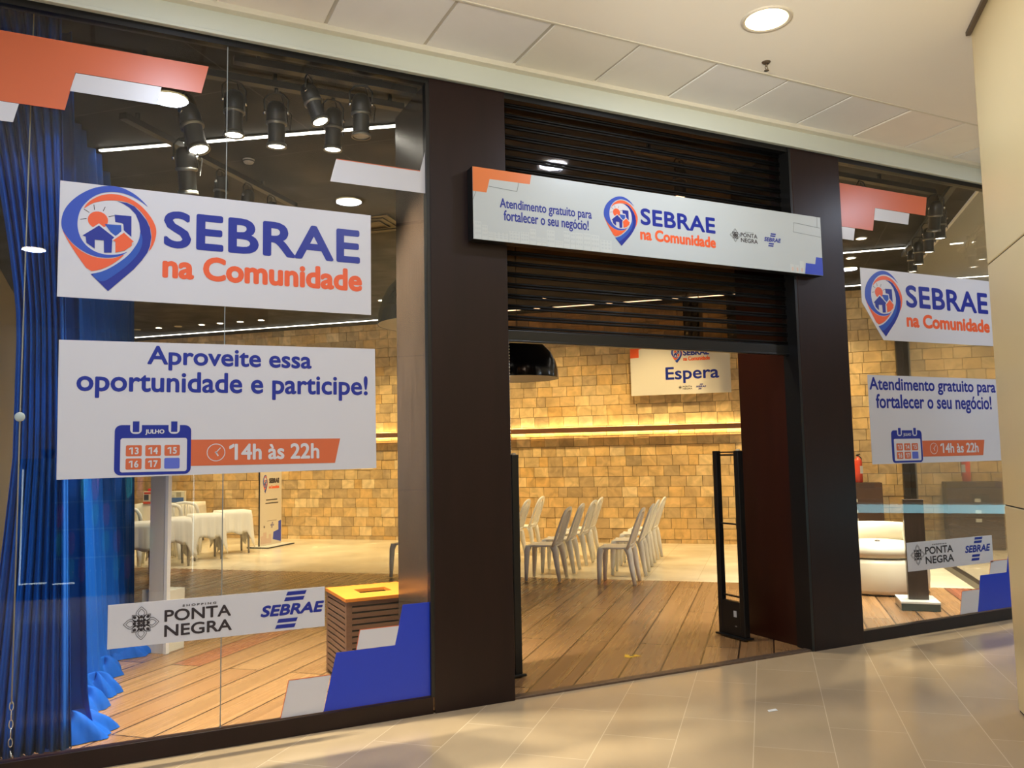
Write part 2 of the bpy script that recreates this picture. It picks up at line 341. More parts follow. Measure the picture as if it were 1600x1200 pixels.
LOGO={
'blueA':[(0.337,0.829),(0.267,0.906),(0.193,0.963),(0.099,1.003),(0.016,1.011),(-0.065,1.0),(-0.165,0.961),(-0.264,0.891),(-0.34,0.808),(-0.387,0.723),(-0.405,0.63),(-0.398,0.552),(-0.352,0.477),(-0.292,0.41),(-0.211,0.353),(-0.121,0.318),(-0.03,0.312),(0.05,0.326),(0.111,0.35),(0.162,0.394),(0.101,0.361),(0.03,0.347),(-0.041,0.343),(-0.122,0.363),(-0.193,0.411),(-0.244,0.483),(-0.271,0.576),(-0.27,0.668),(-0.25,0.75),(-0.212,0.817),(-0.154,0.882),(-0.084,0.928),(-0.003,0.952),(0.089,0.955),(0.183,0.931),(0.268,0.886)],
'orangeA':[(-0.226,0.758),(-0.202,0.81),(-0.153,0.862),(-0.084,0.908),(-0.003,0.932),(0.09,0.931),(0.184,0.899),(0.268,0.845),(0.344,0.759),(0.388,0.681),(0.405,0.612),(0.395,0.529),(0.37,0.456),(0.334,0.399),(0.357,0.478),(0.363,0.561),(0.346,0.653),(0.302,0.743),(0.237,0.818),(0.164,0.862),(0.091,0.873),(0.019,0.871),(-0.062,0.857),(-0.142,0.829),(-0.192,0.791)],
'blueB':[(0.06,0.867),(0.143,0.859),(0.206,0.832),(0.259,0.779),(0.313,0.709),(0.346,0.636),(0.358,0.548),(0.349,0.465),(0.327,0.395),(0.278,0.313),(0.207,0.219),(-0.004,-0.001),(-0.152,0.15),(-0.068,0.174),(0.012,0.221),(0.092,0.285),(0.163,0.355),(0.213,0.429),(0.253,0.515),(0.262,0.597),(0.25,0.678),(0.218,0.757),(0.164,0.815),(0.107,0.849)],
'light':[(-0.152,0.15),(-0.068,0.174),(0.012,0.221),(0.092,0.285),(0.163,0.355),(0.213,0.429),(0.253,0.515),(0.262,0.597),(0.287,0.518),(0.266,0.411),(0.205,0.312),(0.124,0.224),(0.034,0.142),(-0.061,0.07)],
'orangeB':[(-0.401,0.56),(-0.352,0.472),(-0.292,0.402),(-0.211,0.344),(-0.121,0.31),(-0.03,0.305),(0.051,0.317),(0.14,0.369),(0.072,0.295),(0.001,0.237),(-0.078,0.194),(-0.168,0.172),(-0.26,0.305),(-0.341,0.433)],
'disc':[(-0.271,0.576),(-0.244,0.483),(-0.193,0.411),(-0.122,0.363),(-0.041,0.343),(0.03,0.347),(0.101,0.361),(0.162,0.394),(0.213,0.429),(0.253,0.515),(0.262,0.597),(0.25,0.678),(0.218,0.757),(0.164,0.815),(0.107,0.849),(0.019,0.869),(-0.062,0.855),(-0.142,0.827),(-0.226,0.758),(-0.25,0.727),(-0.27,0.668)],
'tower':[(0.037,0.734),(0.182,0.735),(0.185,0.534),(0.119,0.592),(0.112,0.652),(0.093,0.661),(0.044,0.663)],
'mid':[(-0.044,0.635),(0.095,0.638),(0.099,0.569),(0.046,0.529),(0.005,0.565)],
'house':[(-0.092,0.616),(0.042,0.511),(0.022,0.489),(0.019,0.367),(-0.044,0.361),(-0.049,0.478),(-0.125,0.477),(-0.123,0.392),(-0.194,0.442),(-0.2,0.498),(-0.227,0.507)],
'houseO':[(0.12,0.568),(0.207,0.489),(0.189,0.479),(0.19,0.448),(0.131,0.398),(0.052,0.37),(0.049,0.477),(0.027,0.483)],
'gapA':[(-0.093,0.635),(0.062,0.519),(0.047,0.494),(0.031,0.51),(-0.092,0.601),(-0.225,0.496),(-0.245,0.505)],
'gapB':[(0.112,0.594),(0.223,0.491),(0.207,0.463),(0.116,0.553),(0.032,0.47),(0.019,0.491)],
}
# ================================================================ print and lettering on boards
# a board lies in its own (u right, v up) plane and faces local -y; prints are thin sheets on it
EPS = .0006
def chaikin(p, n=2):
    for _ in range(n):
        q = []
        for a, b in zip(p, p[1:]+p[:1]):
            q += [(a[0]*.75+b[0]*.25, a[1]*.75+b[1]*.25), (a[0]*.25+b[0]*.75, a[1]*.25+b[1]*.75)]
        p = q
    return p
def sheet(bm, pts, layer, mi=0, y=0):
    prism(bm, pts, y-layer*EPS, y-layer*EPS+EPS*.9, mi, axis='y')
def rectp(x0, x1, y0, y1): return [(x0, y0), (x1, y0), (x1, y1), (x0, y1)]
def rrect(x0, x1, y0, y1, r, n=5):
    o = []
    for cx, cz, a in ((x1-r, y1-r, 0), (x0+r, y1-r, 90), (x0+r, y0+r, 180), (x1-r, y0+r, 270)):
        for k in range(n+1):
            t = math.radians(a+90*k/n); o.append((cx+r*math.cos(t), cz+r*math.sin(t)))
    return o
def circ(cx, cz, rx, rz=None, n=28): return [(cx+rx*math.cos(2*PI*k/n), cz+(rz or rx)*math.sin(2*PI*k/n)) for k in range(n)]
def strip(a, b, w):
    d = Vector(b)-Vector(a); n = Vector((-d.y, d.x)).normalized()*w/2
    return [(a[0]+n.x, a[1]+n.y), (b[0]+n.x, b[1]+n.y), (b[0]-n.x, b[1]-n.y), (a[0]-n.x, a[1]-n.y)]
TXT = {}
def glyphs(body, shear=0, spacing=1.0):
    k = (body, shear, spacing)
    if k not in TXT:
        cu = bpy.data.curves.new('txt', 'FONT'); cu.body = body; cu.shear = shear; cu.resolution_u = 4; cu.space_character = spacing
        o = bpy.data.objects.new('txt', cu); C.objects.link(o)
        dg = bpy.context.evaluated_depsgraph_get(); me = bpy.data.meshes.new_from_object(o.evaluated_get(dg))
        vs_ = [(v.co.x, v.co.y) for v in me.vertices]; fs = [tuple(p.vertices) for p in me.polygons]
        for i, ch in enumerate(body):       # give every 1 a flag
            if ch != '1': continue
            one = glyphs('I', shear, spacing)[0]; sw = max(v[0] for v in one)-min(v[0] for v in one); tp = max(v[1] for v in glyphs('14', shear, spacing)[0]) if body != '14' else max(v[1] for v in vs_)
            xr = max(v[0] for v in (glyphs(body[:i]+'I', shear, spacing)[0])); xl = xr-sw; k0 = len(vs_)
            vs_ += [(xl+sw*.5, tp), (xl-.13, tp-.10), (xl-.13, tp-.20), (xl+sw*.5, tp-.11)]; fs.append((k0, k0+1, k0+2, k0+3))
        bpy.data.objects.remove(o); bpy.data.curves.remove(cu); bpy.data.meshes.remove(me)
        TXT[k] = (vs_, fs)
    return TXT[k]
def text(name, root, body, x0, x1, z0, z1, m, bold=0, shear=0, layer=2, y=0, spacing=1.0, label=None, bm=None, mi=0, slope=0):
    """lettering stretched to fill the box; bold = stroke growth in metres"""
    vs_, fs = glyphs(body, shear, spacing)
    ax, bx_ = min(v[0] for v in vs_), max(v[0] for v in vs_); az, bz = min(v[1] for v in vs_), max(v[1] for v in vs_)
    own = bm is None
    if own: bm = B()
    sh = [(0, 0)]
    if bold: sh += [(bold*math.cos(k*PI/4), bold*math.sin(k*PI/4)) for k in range(8)]
    sx = (x1-x0-2*bold)/(bx_-ax); sz = (z1-z0-2*bold)/(bz-az)
    for i, (dx, dz) in enumerate(sh):
        yy = y-layer*EPS-i*.00002
        vv = [bm.verts.new((x0+bold+(v[0]-ax)*sx+dx, yy, z0+bold+(v[1]-az)*sz+dz+slope*(v[0]-ax)*sx)) for v in vs_]
        for f in fs:
            try: bm.faces.new([vv[j] for j in f]).material_index = mi
            except ValueError: pass
    if own:
        o = obj(name, bm, m, parent=root, normals=False)
        if label: o['label'] = label
        return o
def pin(root, cx, z0, h, sx=1, layer=2, y=0, name='pin_emblem'):
    """map-pin emblem with houses and a rising sun"""
    bm = B()
    S = lambda p: [(cx+a*h*sx, z0+b*h) for a, b in p]
    for k, mi, l, sm in (('disc', 2, 0, 2), ('blueA', 5, 1, 2), ('orangeA', 1, 1, 2), ('orangeB', 1, 1, 1), ('blueB', 0, 2, 1), ('light', 3, 3, 2)):
        p = LOGO[k]; sheet(bm, S(chaikin(p, sm) if k != 'blueB' else p), layer+l, mi, y)
    for k, mi, l in (('tower', 0, 2), ('mid', 3, 3), ('gapA', 2, 3.5), ('house', 0, 4), ('gapB', 2, 4.5), ('houseO', 1, 5)): sheet(bm, S(LOGO[k]), layer+l, mi, y)
    sheet(bm, [(cx+h*sx*(-.102+.085*math.cos(t*PI/12)), z0+h*(.667+.082*math.sin(t*PI/12))) for t in range(24)], layer+1.5, 1, y)
    for a, b in (((-.139, .811), (-.133, .761)), ((-.044, .8), (-.06, .758)), ((-.221, .758), (-.175, .731)), ((-.25, .658), (-.197, .671)), ((-.013, .708), (.037, .725))):
        sheet(bm, S(strip(a, b, .006)), layer+1, 4, y)
    return obj(name, bm, [BLUD, ORGT, WHT, BLUM, INK, mat('pin blue', (.028, .075, .44), .33)], parent=root)
def bars_logo(root, x0, x1, z0, z1, layer=2, y=0, name='bars_emblem'):
    """slanted capitals with two bars above and two below"""
    bm = B(); w = x1-x0; h = z1-z0; m = BLUD
    for c, t in ((.50, 0), (.468, .155), (.36, .745), (.33, .905)):
        zc = z1-t*h; s = w*.019
        sheet(bm, [(x0+w*(c-.10)-s*.4, zc-h*.115), (x0+w*(c+.20)-s*.4, zc-h*.115), (x0+w*(c+.20)+s, zc-h*.01), (x0+w*(c-.10)+s, zc-h*.01)], layer, 0, y)
    text('', None, 'SEBRAE', x0, x1, z0+h*.335, z0+h*.655, m, bold=w*.0105, shear=.22, layer=layer, y=y, bm=bm)
    return obj(name, bm, m, parent=root, normals=False)
def flower(root, cx, cz, rx, rz, layer=2, y=0, name='flower_emblem', fine=True):
    bm = B()
    def leaf(a, r0, r1, w, fill):
        out = []
        for k in range(13):
            t = k/12; out.append((r0+(r1-r0)*t, w*math.sin(PI*t**.8)))
        loop = out+[(x, -z) for x, z in reversed(out[1:-1])]
        ca, sa = math.cos(a), math.sin(a)
        R = lambda p: (cx+(p[0]*ca-p[1]*sa)*rx, cz+(p[0]*sa+p[1]*ca)*rz)
        if fill: sheet(bm, [R(p) for p in loop], layer, 0, y)
        else:
            for p, q in zip(loop, loop[1:]+loop[:1]): sheet(bm, strip(R(p), R(q), .028*rx), layer, 0, y)
    for k in range(4):
        a = k*PI/2
        leaf(a, .30, 1.0, .30, False); leaf(a, .42, .86, .18, False)
        leaf(a+PI/4, .26, .74, .17, False); leaf(a+PI/4, .42, .68, .09, True); leaf(a, .30, .50, .10, True); leaf(a+PI/4, .10, .36, .09, True); leaf(a+PI/8, .25, .55, .05, True); leaf(a-PI/8, .25, .55, .05, True)
        leaf(a, .02, .26, .07, True)
    return obj(name, bm, INK, parent=root, normals=False)
def ponta(root, x0, x1, z0, z1, layer=2, y=0):
    """two-line capitals with a small word above"""
    h = z1-z0; w = x1-x0; st = w*.006
    bm = B()
    text('', None, 'PONTA', x0, x0+w*.985, z0+h*.50, z0+h*.90, INK, bold=st, layer=layer, y=y, bm=bm)
    text('', None, 'NEGRA', x0, x1, z0, z0+h*.40, INK, bold=st, layer=layer, y=y, bm=bm)
    text('', None, 'SHOPPING', x0+w*.26, x0+w*.76, z0+h*.955, z0+h*1.03, INK, bold=st*.35, layer=layer, y=y, spacing=1.5, bm=bm)
    # flared feet of the capitals' outer stems
    return obj('mall_name', bm, INK, parent=root, normals=False)
def board(name, label, cat, x0, x1, z0, z1, m, y=-.006, th=.003, loc=None, rotz=0, group=None, pts=None):
    bm = B()
    prism(bm, pts or rectp(x0, x1, z0, z1), 0, th, axis='y')
    o = obj(name, bm, m, loc=loc or (0, y, 0), rotz=rotz); return tag(o, label, cat, group)
def piece(name, root, pts, m, layer=1, label=None, y=0):
    bm = B(); sheet(bm, pts, layer, 0, y); o = obj(name, bm, m, parent=root)
    if label: o['label'] = label
    return o
def calendar(root, x0, x1, z0, z1, sx=1.0):
    """calendar page with two rings, five dated tiles and one blank blue tile"""
    w, h = x1-x0, z1-z0
    U = lambda a: x0+a*w
    V = lambda b: z0+b*h
    bm = B()
    sheet(bm, rrect(x0, x1, z0, V(.93), w*.085), 2, 0)
    sheet(bm, rrect(U(.075), U(.945), V(.055), V(.685), w*.03), 3, 1)
    for a in (.27, .77):
        sheet(bm, rrect(U(a-.075), U(a+.075), V(.765), V(1.0), w*.06), 3, 1); sheet(bm, rectp(U(a-.042), U(a+.042), V(.80), V(1.0)), 4, 0)
    page = obj('calendar_page', bm, [BLUD, WHT], parent=root)
    text('month_name', page, 'JULHO', U(.39), U(.64), V(.745), V(.85), WHT, bold=w*.003, layer=5)
    bm = B(); bt = B()
    for i, s in enumerate(('13', '14', '15', '16', '17', '')):
        c, r = i % 3, i//3; a = .145+c*.25; b = .35-r*.245
        sheet(bm, rrect(U(a), U(a+.205), V(b), V(b+.205), w*.02), 4, 0 if s else 1)
        if s: text('', None, s, U(a+.04), U(a+.165), V(b+.035), V(b+.165), WHT, bold=w*.004, layer=6, bm=bt)
    obj('date_tile', bm, [ORG, BLUL], parent=page); obj('date_number', bt, WHT, parent=page, normals=False)
    return page
def hours(root, x0, x1, z0, z1, tx0, tx1, ck, r, x2):
    banner = piece('hours_banner', root, [(x0, z0), (x2, z0), (x1, z1), (x0, z1)], ORG, 2, 'orange banner with opening hours')
    zc = (z0+z1)/2; bm = B(); c = circ(ck, zc, r, r*1.0, 32)
    for a, b in zip(c, c[1:]+c[:1]): sheet(bm, strip(a, b, r*.09), 3)
    sheet(bm, strip((ck, zc), (ck+r*.5, zc+r*.55), r*.10), 3); sheet(bm, strip((ck, zc), (ck+r*.25, zc-r*.42), r*.16), 3); sheet(bm, strip((ck-r*.12, zc+r*.03), (ck+r*.1, zc-.01*r), r*.16), 3)
    obj('clock_symbol', bm, WHT, parent=banner, normals=False)
    text('hours_lettering', banner, '14h às 22h', tx0, tx1, zc-(z1-z0)*.31, zc+(z1-z0)*.33, WHT, bold=(z1-z0)*.022, layer=3)

# ---- left window posters
p = board('window_poster', 'white poster with large map-pin emblem beside big blue and orange words, left window', 'poster', -.264, 1.429, 2.427, 3.052, WHT)
pin(p, -.022, 2.473, .575)
text('blue_lettering', p, 'SEBRAE', .247, 1.360, 2.738, 2.950, BLUD, bold=.0078, spacing=1.04)
text('orange_lettering', p, 'na Comunidade', .243, 1.373, 2.566, 2.706, ORGT, bold=.0072)
p = board('window_poster', 'white poster reading Aproveite essa oportunidade e participe, large one below the left emblem', 'poster', 0, 0, 0, 0, WHT,
          pts=[(-.242, 1.470), (1.458, 1.490), (1.452, 2.218), (-.249, 2.199)])
text('blue_lettering', p, 'Aproveite essa', .176, 1.066, 2.052, 2.186, BLUD, bold=.0035, label='upper line of lettering')
text('blue_lettering', p, 'oportunidade e participe!', -.163, 1.406, 1.896, 2.048, BLUD, bold=.0035, label='lower line of lettering')
calendar(p, .024, .405, 1.484, 1.772)
hours(p, .405, 1.236, 1.527, 1.671, .606, 1.112, .536, .047, 1.205)
p = board('window_poster', 'white strip poster with flower emblem and blue barred emblem, low in the left window', 'poster', .011, 1.145, .585, .811, WHT)
flower(p, .171, .703, .086, .086); ponta(p, .284, .630, .618, .776); bars_logo(p, .783, 1.141, .603, .802)
p = board('window_decal', 'orange and white stepped decal in the top left corner of the left window', 'decal', 0, 0, 0, 0, ORG,
          pts=[(-1.05, 3.82), (.471, 3.824), (.433, 3.658), (-.207, 3.658), (-.253, 3.44), (-1.05, 3.44)])
piece('white_panel', p, [(-.205, 3.655), (.222, 3.655), (.202, 3.550), (-.232, 3.550)], WHT, 0, 'white panel')
piece('white_panel', p, [(-1.05, 3.438), (-.464, 3.438), (-.488, 3.334), (-1.05, 3.334)], WHT, 0, 'white panel')
p = board('window_decal', 'white angled decal at the top right edge of the left window', 'decal', 0, 0, 0, 0, WHT,
          pts=[(1.214, 3.381), (1.756, 3.379), (1.800, 3.548), (1.800, 3.237), (1.177, 3.237)])
piece('orange_edge', p, strip((1.2165, 3.3815), (1.756, 3.3795), .005), ORG, 1)
p = board('window_decal', 'blue and white stepped decal in the lower right corner of the left window', 'decal', 0, 0, 0, 0, BLU,
          pts=[(1.138, .104), (1.800, .104), (1.800, .662), (1.619, .662), (1.569, .428), (1.213, .426)])
for q, e in (([(1.330, .429), (1.568, .429), (1.594, .542), (1.353, .542)], ((1.353, .542), (1.594, .542))), ([(.896, .104), (1.136, .104), (1.178, .306), (.941, .306)], ((.941, .306), (1.178, .306)))):
    w_ = piece('white_panel', p, q, WHT, 0, 'white panel'); piece('orange_edge', w_, strip(*e, .004), ORG, 1); piece('orange_edge', w_, strip(q[0], q[3], .004), ORG, 1)
# ---- right window posters
p = board('window_poster', 'white cut-corner poster with map-pin emblem and blue and orange words, right window', 'poster', 0, 0, 0, 0, WHT,
          pts=[(5.916, 2.470), (7.384, 2.477), (7.384, 3.089), (5.681, 3.080), (5.681, 2.784)])
pin(p, 5.946, 2.502, .566, sx=1.0)
text('blue_lettering', p, 'SEBRAE', 6.222, 7.325, 2.772, 2.972, BLUD, bold=.0078, spacing=1.04)
text('orange_lettering', p, 'na Comunidade', 6.212, 7.330, 2.598, 2.722, ORGT, bold=.0072)
p = board('window_poster', 'white poster reading Atendimento gratuito para fortalecer o seu negócio, right window', 'poster', 5.697, 7.388, 1.420, 2.168, WHT)
text('blue_lettering', p, 'Atendimento gratuito para', 5.710, 7.352, 2.010, 2.150, BLUD, bold=.0035, label='upper line of lettering')
text('blue_lettering', p, 'fortalecer o seu negócio!', 5.778, 7.280, 1.850, 2.010, BLUD, bold=.0035, label='lower line of lettering')
calendar(p, 5.937, 6.314, 1.427, 1.722)
hours(p, 6.318, 7.145, 1.473, 1.611, 6.545, 7.055, 6.46, .047, 7.115)
p = board('window_poster', 'white strip poster with flower emblem and blue barred emblem, low in the right window', 'poster', 6.048, 7.157, .515, .755, WHT)
flower(p, 6.175, .647, .086, .086); ponta(p, 6.268, 6.629, .562, .722); bars_logo(p, 6.780, 7.125, .552, .752)
p = board('window_decal', 'orange and white stepped decal in the top left corner of the right window', 'decal', 0, 0, 0, 0, ORG,
          pts=[(5.472, 3.79), (6.576, 3.795), (6.543, 3.624), (5.905, 3.622), (5.861, 3.416), (5.472, 3.416)])
piece('white_panel', p, [(5.903, 3.620), (6.334, 3.620), (6.309, 3.517), (5.879, 3.512)], WHT, 0, 'white panel')
piece('white_panel', p, [(5.472, 3.413), (5.646, 3.413), (5.623, 3.307), (5.472, 3.308)], WHT, 0, 'white panel')
p = board('window_decal', 'blue and white stepped decal in the lower right corner of the right window', 'decal', 0, 0, 0, 0, BLU,
          pts=[(6.900, .102), (7.50, .102), (7.50, .87), (7.448, .87), (7.332, .413), (6.967, .413)])
for q, e in (([(7.09, .415), (7.325, .415), (7.354, .527), (7.119, .527)], ((7.119, .527), (7.354, .527))), ([(6.662, .104), (6.898, .104), (6.946, .298), (6.706, .298)], ((6.706, .298), (6.946, .298)))):
    w_ = piece('white_panel', p, q, WHT, 0, 'white panel'); piece('orange_edge', w_, strip(*e, .004), ORG, 1); piece('orange_edge', w_, strip(q[0], q[3], .004), ORG, 1)

# ---- long sign board over the doorway
sg = thing('shop_sign', 'long pale sign board with map-pin emblem hanging over the doorway', 'sign', (3.6, -.12, 2.94))
SX, SZ = -3.6, -2.94
def sgx(pts): return [(a+SX, b+SZ) for a, b in pts]
obj('sign_case', bx(2.071+SX, 5.127+SX, .002, .083, 2.940+SZ, 3.4185+SZ), BLK, parent=sg)
bm = B(); prism(bm, sgx(rectp(2.073, 5.126, 2.941, 3.418)), 0, .003, axis='y'); face = obj('sign_face', bm, GRYW, parent=sg)
bm = B(); sheet(bm, sgx([(2.073, 3.418), (2.500, 3.418), (2.488, 3.352), (2.193, 3.349), (2.169, 3.256), (2.073, 3.256)]), 1, 0); obj('orange_corner', bm, mat('sign orange', (.72, .19, .045), .33), parent=face)
bm = B(); sheet(bm, sgx([(4.931, 2.942), (5.126, 2.942), (5.126, 3.086), (5.058, 3.086), (5.046, 3.029), (4.944, 3.029)]), 1, 0); obj('blue_corner', bm, BLU, parent=face)
bm = B()
for a, b in (((2.185, 3.30), (2.39, 3.29)), ((2.39, 3.29), (2.405, 3.352)), ((4.835, 3.345), (5.115, 3.33)), ((4.835, 3.345), (4.825, 3.27)), ((4.825, 3.27), (5.12, 3.255)), ((5.09, 3.418), (5.085, 3.333)), ((2.073, 3.2), (2.095, 3.256))):
    sheet(bm, sgx(strip(a, b, .003)), 2)
obj('outline', bm, mat('thin grey line', (.2, .22, .22), .5), parent=face)
rng = random.Random(8); bm = B(); x = 2.08
SKY = mat('faint skyline', (.56, .60, .59), .35)
while x < 3.05:
    w_ = rng.uniform(.035, .11); h_ = rng.uniform(.04, .12)*(1.25 if 2.75 < x < 2.98 else 1)
    sheet(bm, sgx(rectp(x, x+w_*.92, 2.942, 2.942+h_)), 1, 0)
    for i in range(3):
        for j in range(3):
            sheet(bm, sgx(rectp(x+w_*(.12+.27*i), x+w_*(.27+.27*i), 2.95+h_*(.2+.27*j), 2.95+h_*(.32+.27*j))), 2, 1)
    x += w_
for x0 in (4.78, 4.83, 4.88): sheet(bm, sgx(rectp(x0, x0+.04, 2.942, 2.942+rng.uniform(.06, .1))), 1, 0); sheet(bm, sgx(rectp(x0+.012, x0+.03, 2.955, 2.985)), 2, 2)
obj('skyline_print', bm, [SKY, GRYW, mat('faint pink', (.62, .47, .40), .4)], parent=face)
text('blue_lettering', face, 'Atendimento gratuito para', 2.263+SX, 2.965+SX, 3.148+SZ, 3.232+SZ, BLUD, bold=.0016, label='upper small line')
text('blue_lettering', face, 'fortalecer o seu negócio!', 2.290+SX, 2.938+SX, 3.062+SZ, 3.154+SZ, BLUD, bold=.0016, label='lower small line')
pin(face, 3.205+SX, 3.002+SZ, .352, sx=1.0)
text('blue_lettering', face, 'SEBRAE', 3.372+SX, 4.045+SX, 3.172+SZ, 3.295+SZ, BLUD, bold=.0050, spacing=1.04, label='large blue word')
text('orange_lettering', face, 'na Comunidade', 3.364+SX, 4.044+SX, 3.062+SZ, 3.148+SZ, ORGT, bold=.0044)
flower(face, 4.235+SX, 3.183+SZ, .052, .052); ponta(face, 4.287+SX, 4.455+SX, 3.135+SZ, 3.217+SZ); bars_logo(face, 4.520+SX, 4.692+SX, 3.130+SZ, 3.236+SZ)

# ---- roller shutter: smoked strips held by paired black bars
sh = thing('roller_shutter', 'half raised black roller shutter of smoked strips and thin bars over the doorway', 'shutter', (3.64, .08, 0))
SMK = glassmat('smoked strip', (.56, .45, .35), .014, .05)
obj('smoked_panel', bx(-1.285, 1.285, -.002, .002, 2.39, 3.99), SMK, parent=sh)
bm = B(); z = 2.392
while z < 3.98:
    tube(bm, [(-1.285, -.004, z+.004), (1.285, -.004, z+.004)], .0085, 8); tube(bm, [(-1.285, -.004, z+.023), (1.285, -.004, z+.023)], .0085, 8); z += .0742
obj('bar_set', bm, mat('matte black bar', (.0035, .0035, .0035), .5, spec=.25), parent=sh)
bm = B(); box(bm, -1.285, 1.285, -.016, .016, 2.322, 2.392); box(bm, -1.285, 1.285, -.022, .022, 2.312, 2.324); obj('bottom_rail', bm, BLK, parent=sh, bevel=.002)
for s in (-1, 1):
    obj('guide_rail', bx(s*1.288-.016*(s > 0)-.006, s*1.288+.022 if s < 0 else s*1.288-.002, -.045, .045, 0.006, 4.0) if s < 0 else bx(1.262, 1.288, -.112, .045, .006, 4.0), BLK, parent=sh)

# ---- hanging boards inside
hp = W(1.155, 10.70, 2.54)
p = board('hanging_sign', 'white hanging sign reading Espera in front of the block wall', 'sign', 0, 1.68, 0, .82, mat('sign cream white', (.70, .66, .60), .4), loc=hp, rotz=-A, th=.012)
piece('orange_corner', p, [(0, .82), (.22, .82), (.15, .80), (.147, .66), (0, .655)], ORGT, 1)
text('blue_lettering', p, 'Espera', .598, 1.490, .185, .470, BLUD, bold=.006, slope=.0)
pin(p, .800, .535, .29, sx=.82)
text('blue_lettering', p, 'SEBRAE', .905, 1.34, .655, .76, BLUD, bold=.006, label='small blue word')
text('orange_lettering', p, 'na Comunidade', .905, 1.35, .565, .64, ORGT, bold=.004)
flower(p, .838, .115, .035, .035); ponta(p, .88, 1.04, .075, .145); bars_logo(p, 1.10, 1.27, .07, .165)
p = thing('floor_display', 'slim white standing display with emblem and blue corner on black-edged base', 'display stand', W(-5.3, 9.6), -A+PI/2)
bm = B(); prism(bm, [(-.42, -.24), (.42, -.24), (.42, .2), (-.42, .2)], .006, .024); obj('base', bm, BLK, parent=p)
obj('base_top', bx(-.415, .415, -.23, .195, .024, .028), mat('cream board', (.72, .68, .58), .4), parent=p)
CREAM = mat('cream print', (.68, .62, .52), .4)
pan = obj('panel', bx(-.335, .36, 0, .012, .026, 1.42), CREAM, parent=p)
obj('panel_edge', bx(-.348, -.335, -.006, .016, .026, 1.42), BLK, parent=p)
pin(pan, -.17, .955, .33, sx=.55, y=0)
text('blue_lettering', pan, 'SEBRAE', -.05, .28, 1.13, 1.225, INK, bold=.009, label='dark capitals'); text('orange_lettering', pan, 'na Comunidade', -.05, .28, 1.035, 1.095, ORGT, bold=.006)
piece('blue_corner', pan, [(.08, .12), (.345, .06), (.345, .45), (.26, .43), (.26, .28), (.10, .25)], BLU, 1)
piece('small_print', pan, rectp(-.14, .22, .825, .845), INK, 1)
piece('small_print', pan, rectp(-.16, .25, .765, .785), INK, 1)
piece('small_print', pan, rectp(-.10, .20, .345+.11, .352+.11), INK, 1)
flower(pan, -.19, .36, .03, .03); bars_logo(pan, .0, .12, .33, .43)
piece('skyline_print', pan, [(-.3, .06), (-.3, .2), (-.22, .2), (-.22, .26), (-.12, .26), (-.12, .15), (-.05, .15), (-.05, .22), (.03, .22), (.03, .06)], mat('faint pink', (.62, .47, .40), .4), 1)
# ================================================================ curtain
CURT = mat('blue curtain cloth', (.003, .078, .42), .7, noise=.12, nscale=6, stretch=(1, 1, .2), sheen=.05, spec=.12)
CURT.node_tree.nodes['Principled BSDF'].inputs['Sheen Tint'].default_value = (.2, .5, 1, 1)
def along(path, t):
    L = [0]
    for a, b in zip(path, path[1:]): L.append(L[-1]+(Vector(b)-Vector(a)).length)
    s = t*L[-1]
    for i in range(len(path)-1):
        if s <= L[i+1]+1e-9:
            k = (s-L[i])/(L[i+1]-L[i]); d = Vector(path[i+1])-Vector(path[i]); return Vector(path[i])+d*k, d.normalized(), s
    return Vector(path[-1]), d.normalized(), s
def curtain(name, bot, top, nfold, label, amp=.045, pool=.16, N=420, left=None, ztop=4.13, seed=1, pools=()):
    rg = random.Random(seed); ph = [rg.uniform(0, 6.28) for _ in range(6)]
    zs = [.012, .02, .03, .06, .10, .16, .26, .5, .9, 1.4, 1.9, 2.4, 2.9, 3.3, 3.7, 4.0, ztop]
    bm = B(); G_ = []
    for i in range(N+1):
        t = i/N; row = []
        pb, db, sb = along(bot, t); pt, dt_, _ = along(top, t)
        for j, z in enumerate(zs):
            k = (z/ztop)**1.15; P = pb.lerp(pt, k); d = db.lerp(dt_, k).normalized(); n = Vector((d.y, -d.x))
            a = 2*PI*nfold*t
            w_ = math.sin(a+1.1*math.sin(a*.37+ph[0])+.25*z*math.sin(a*.21+ph[1]))*amp+math.sin(a*2.3+ph[2]+.4*z)*amp*.28+math.sin(a*.31+ph[3])*amp*.8
            off = w_*(1-.25*k)
            if z < .3:      # cloth lying on the floor in loose heaps
                g = max(0, sum(h*math.exp(-((t-c)/w2)**2) for c, w2, h in pools))
                kk = 1-z/.3; off += g*kk**2.2*(1+.18*math.sin(a*4.1+ph[4])); zz = z+g*.35*kk*(1-kk)*(1+.6*math.sin(a*3.3+ph[5]))+(.02*math.sin(a*5)*g*3 if z < .1 else 0)
                zz = max(.012, zz)
            else: zz = z
            q = P+n*off
            if left:        # tied-back left edge
                xl = left(zz); x0 = bot[-1][0]
                q.x = max(q.x, xl) if t > .5 and q.x < xl else q.x
            row.append(bm.verts.new((q.x, q.y, zz)))
        G_.append(row)
    for i in range(N):
        for j in range(len(zs)-1):
            f = bm.faces.new((G_[i][j], G_[i+1][j], G_[i+1][j+1], G_[i][j+1])); f.smooth = True
    o = obj(name, bm, CURT, normals=False)
    sdm = o.modifiers.new('thickness', 'SOLIDIFY'); sdm.thickness = .003
    return tag(o, label, 'curtain')
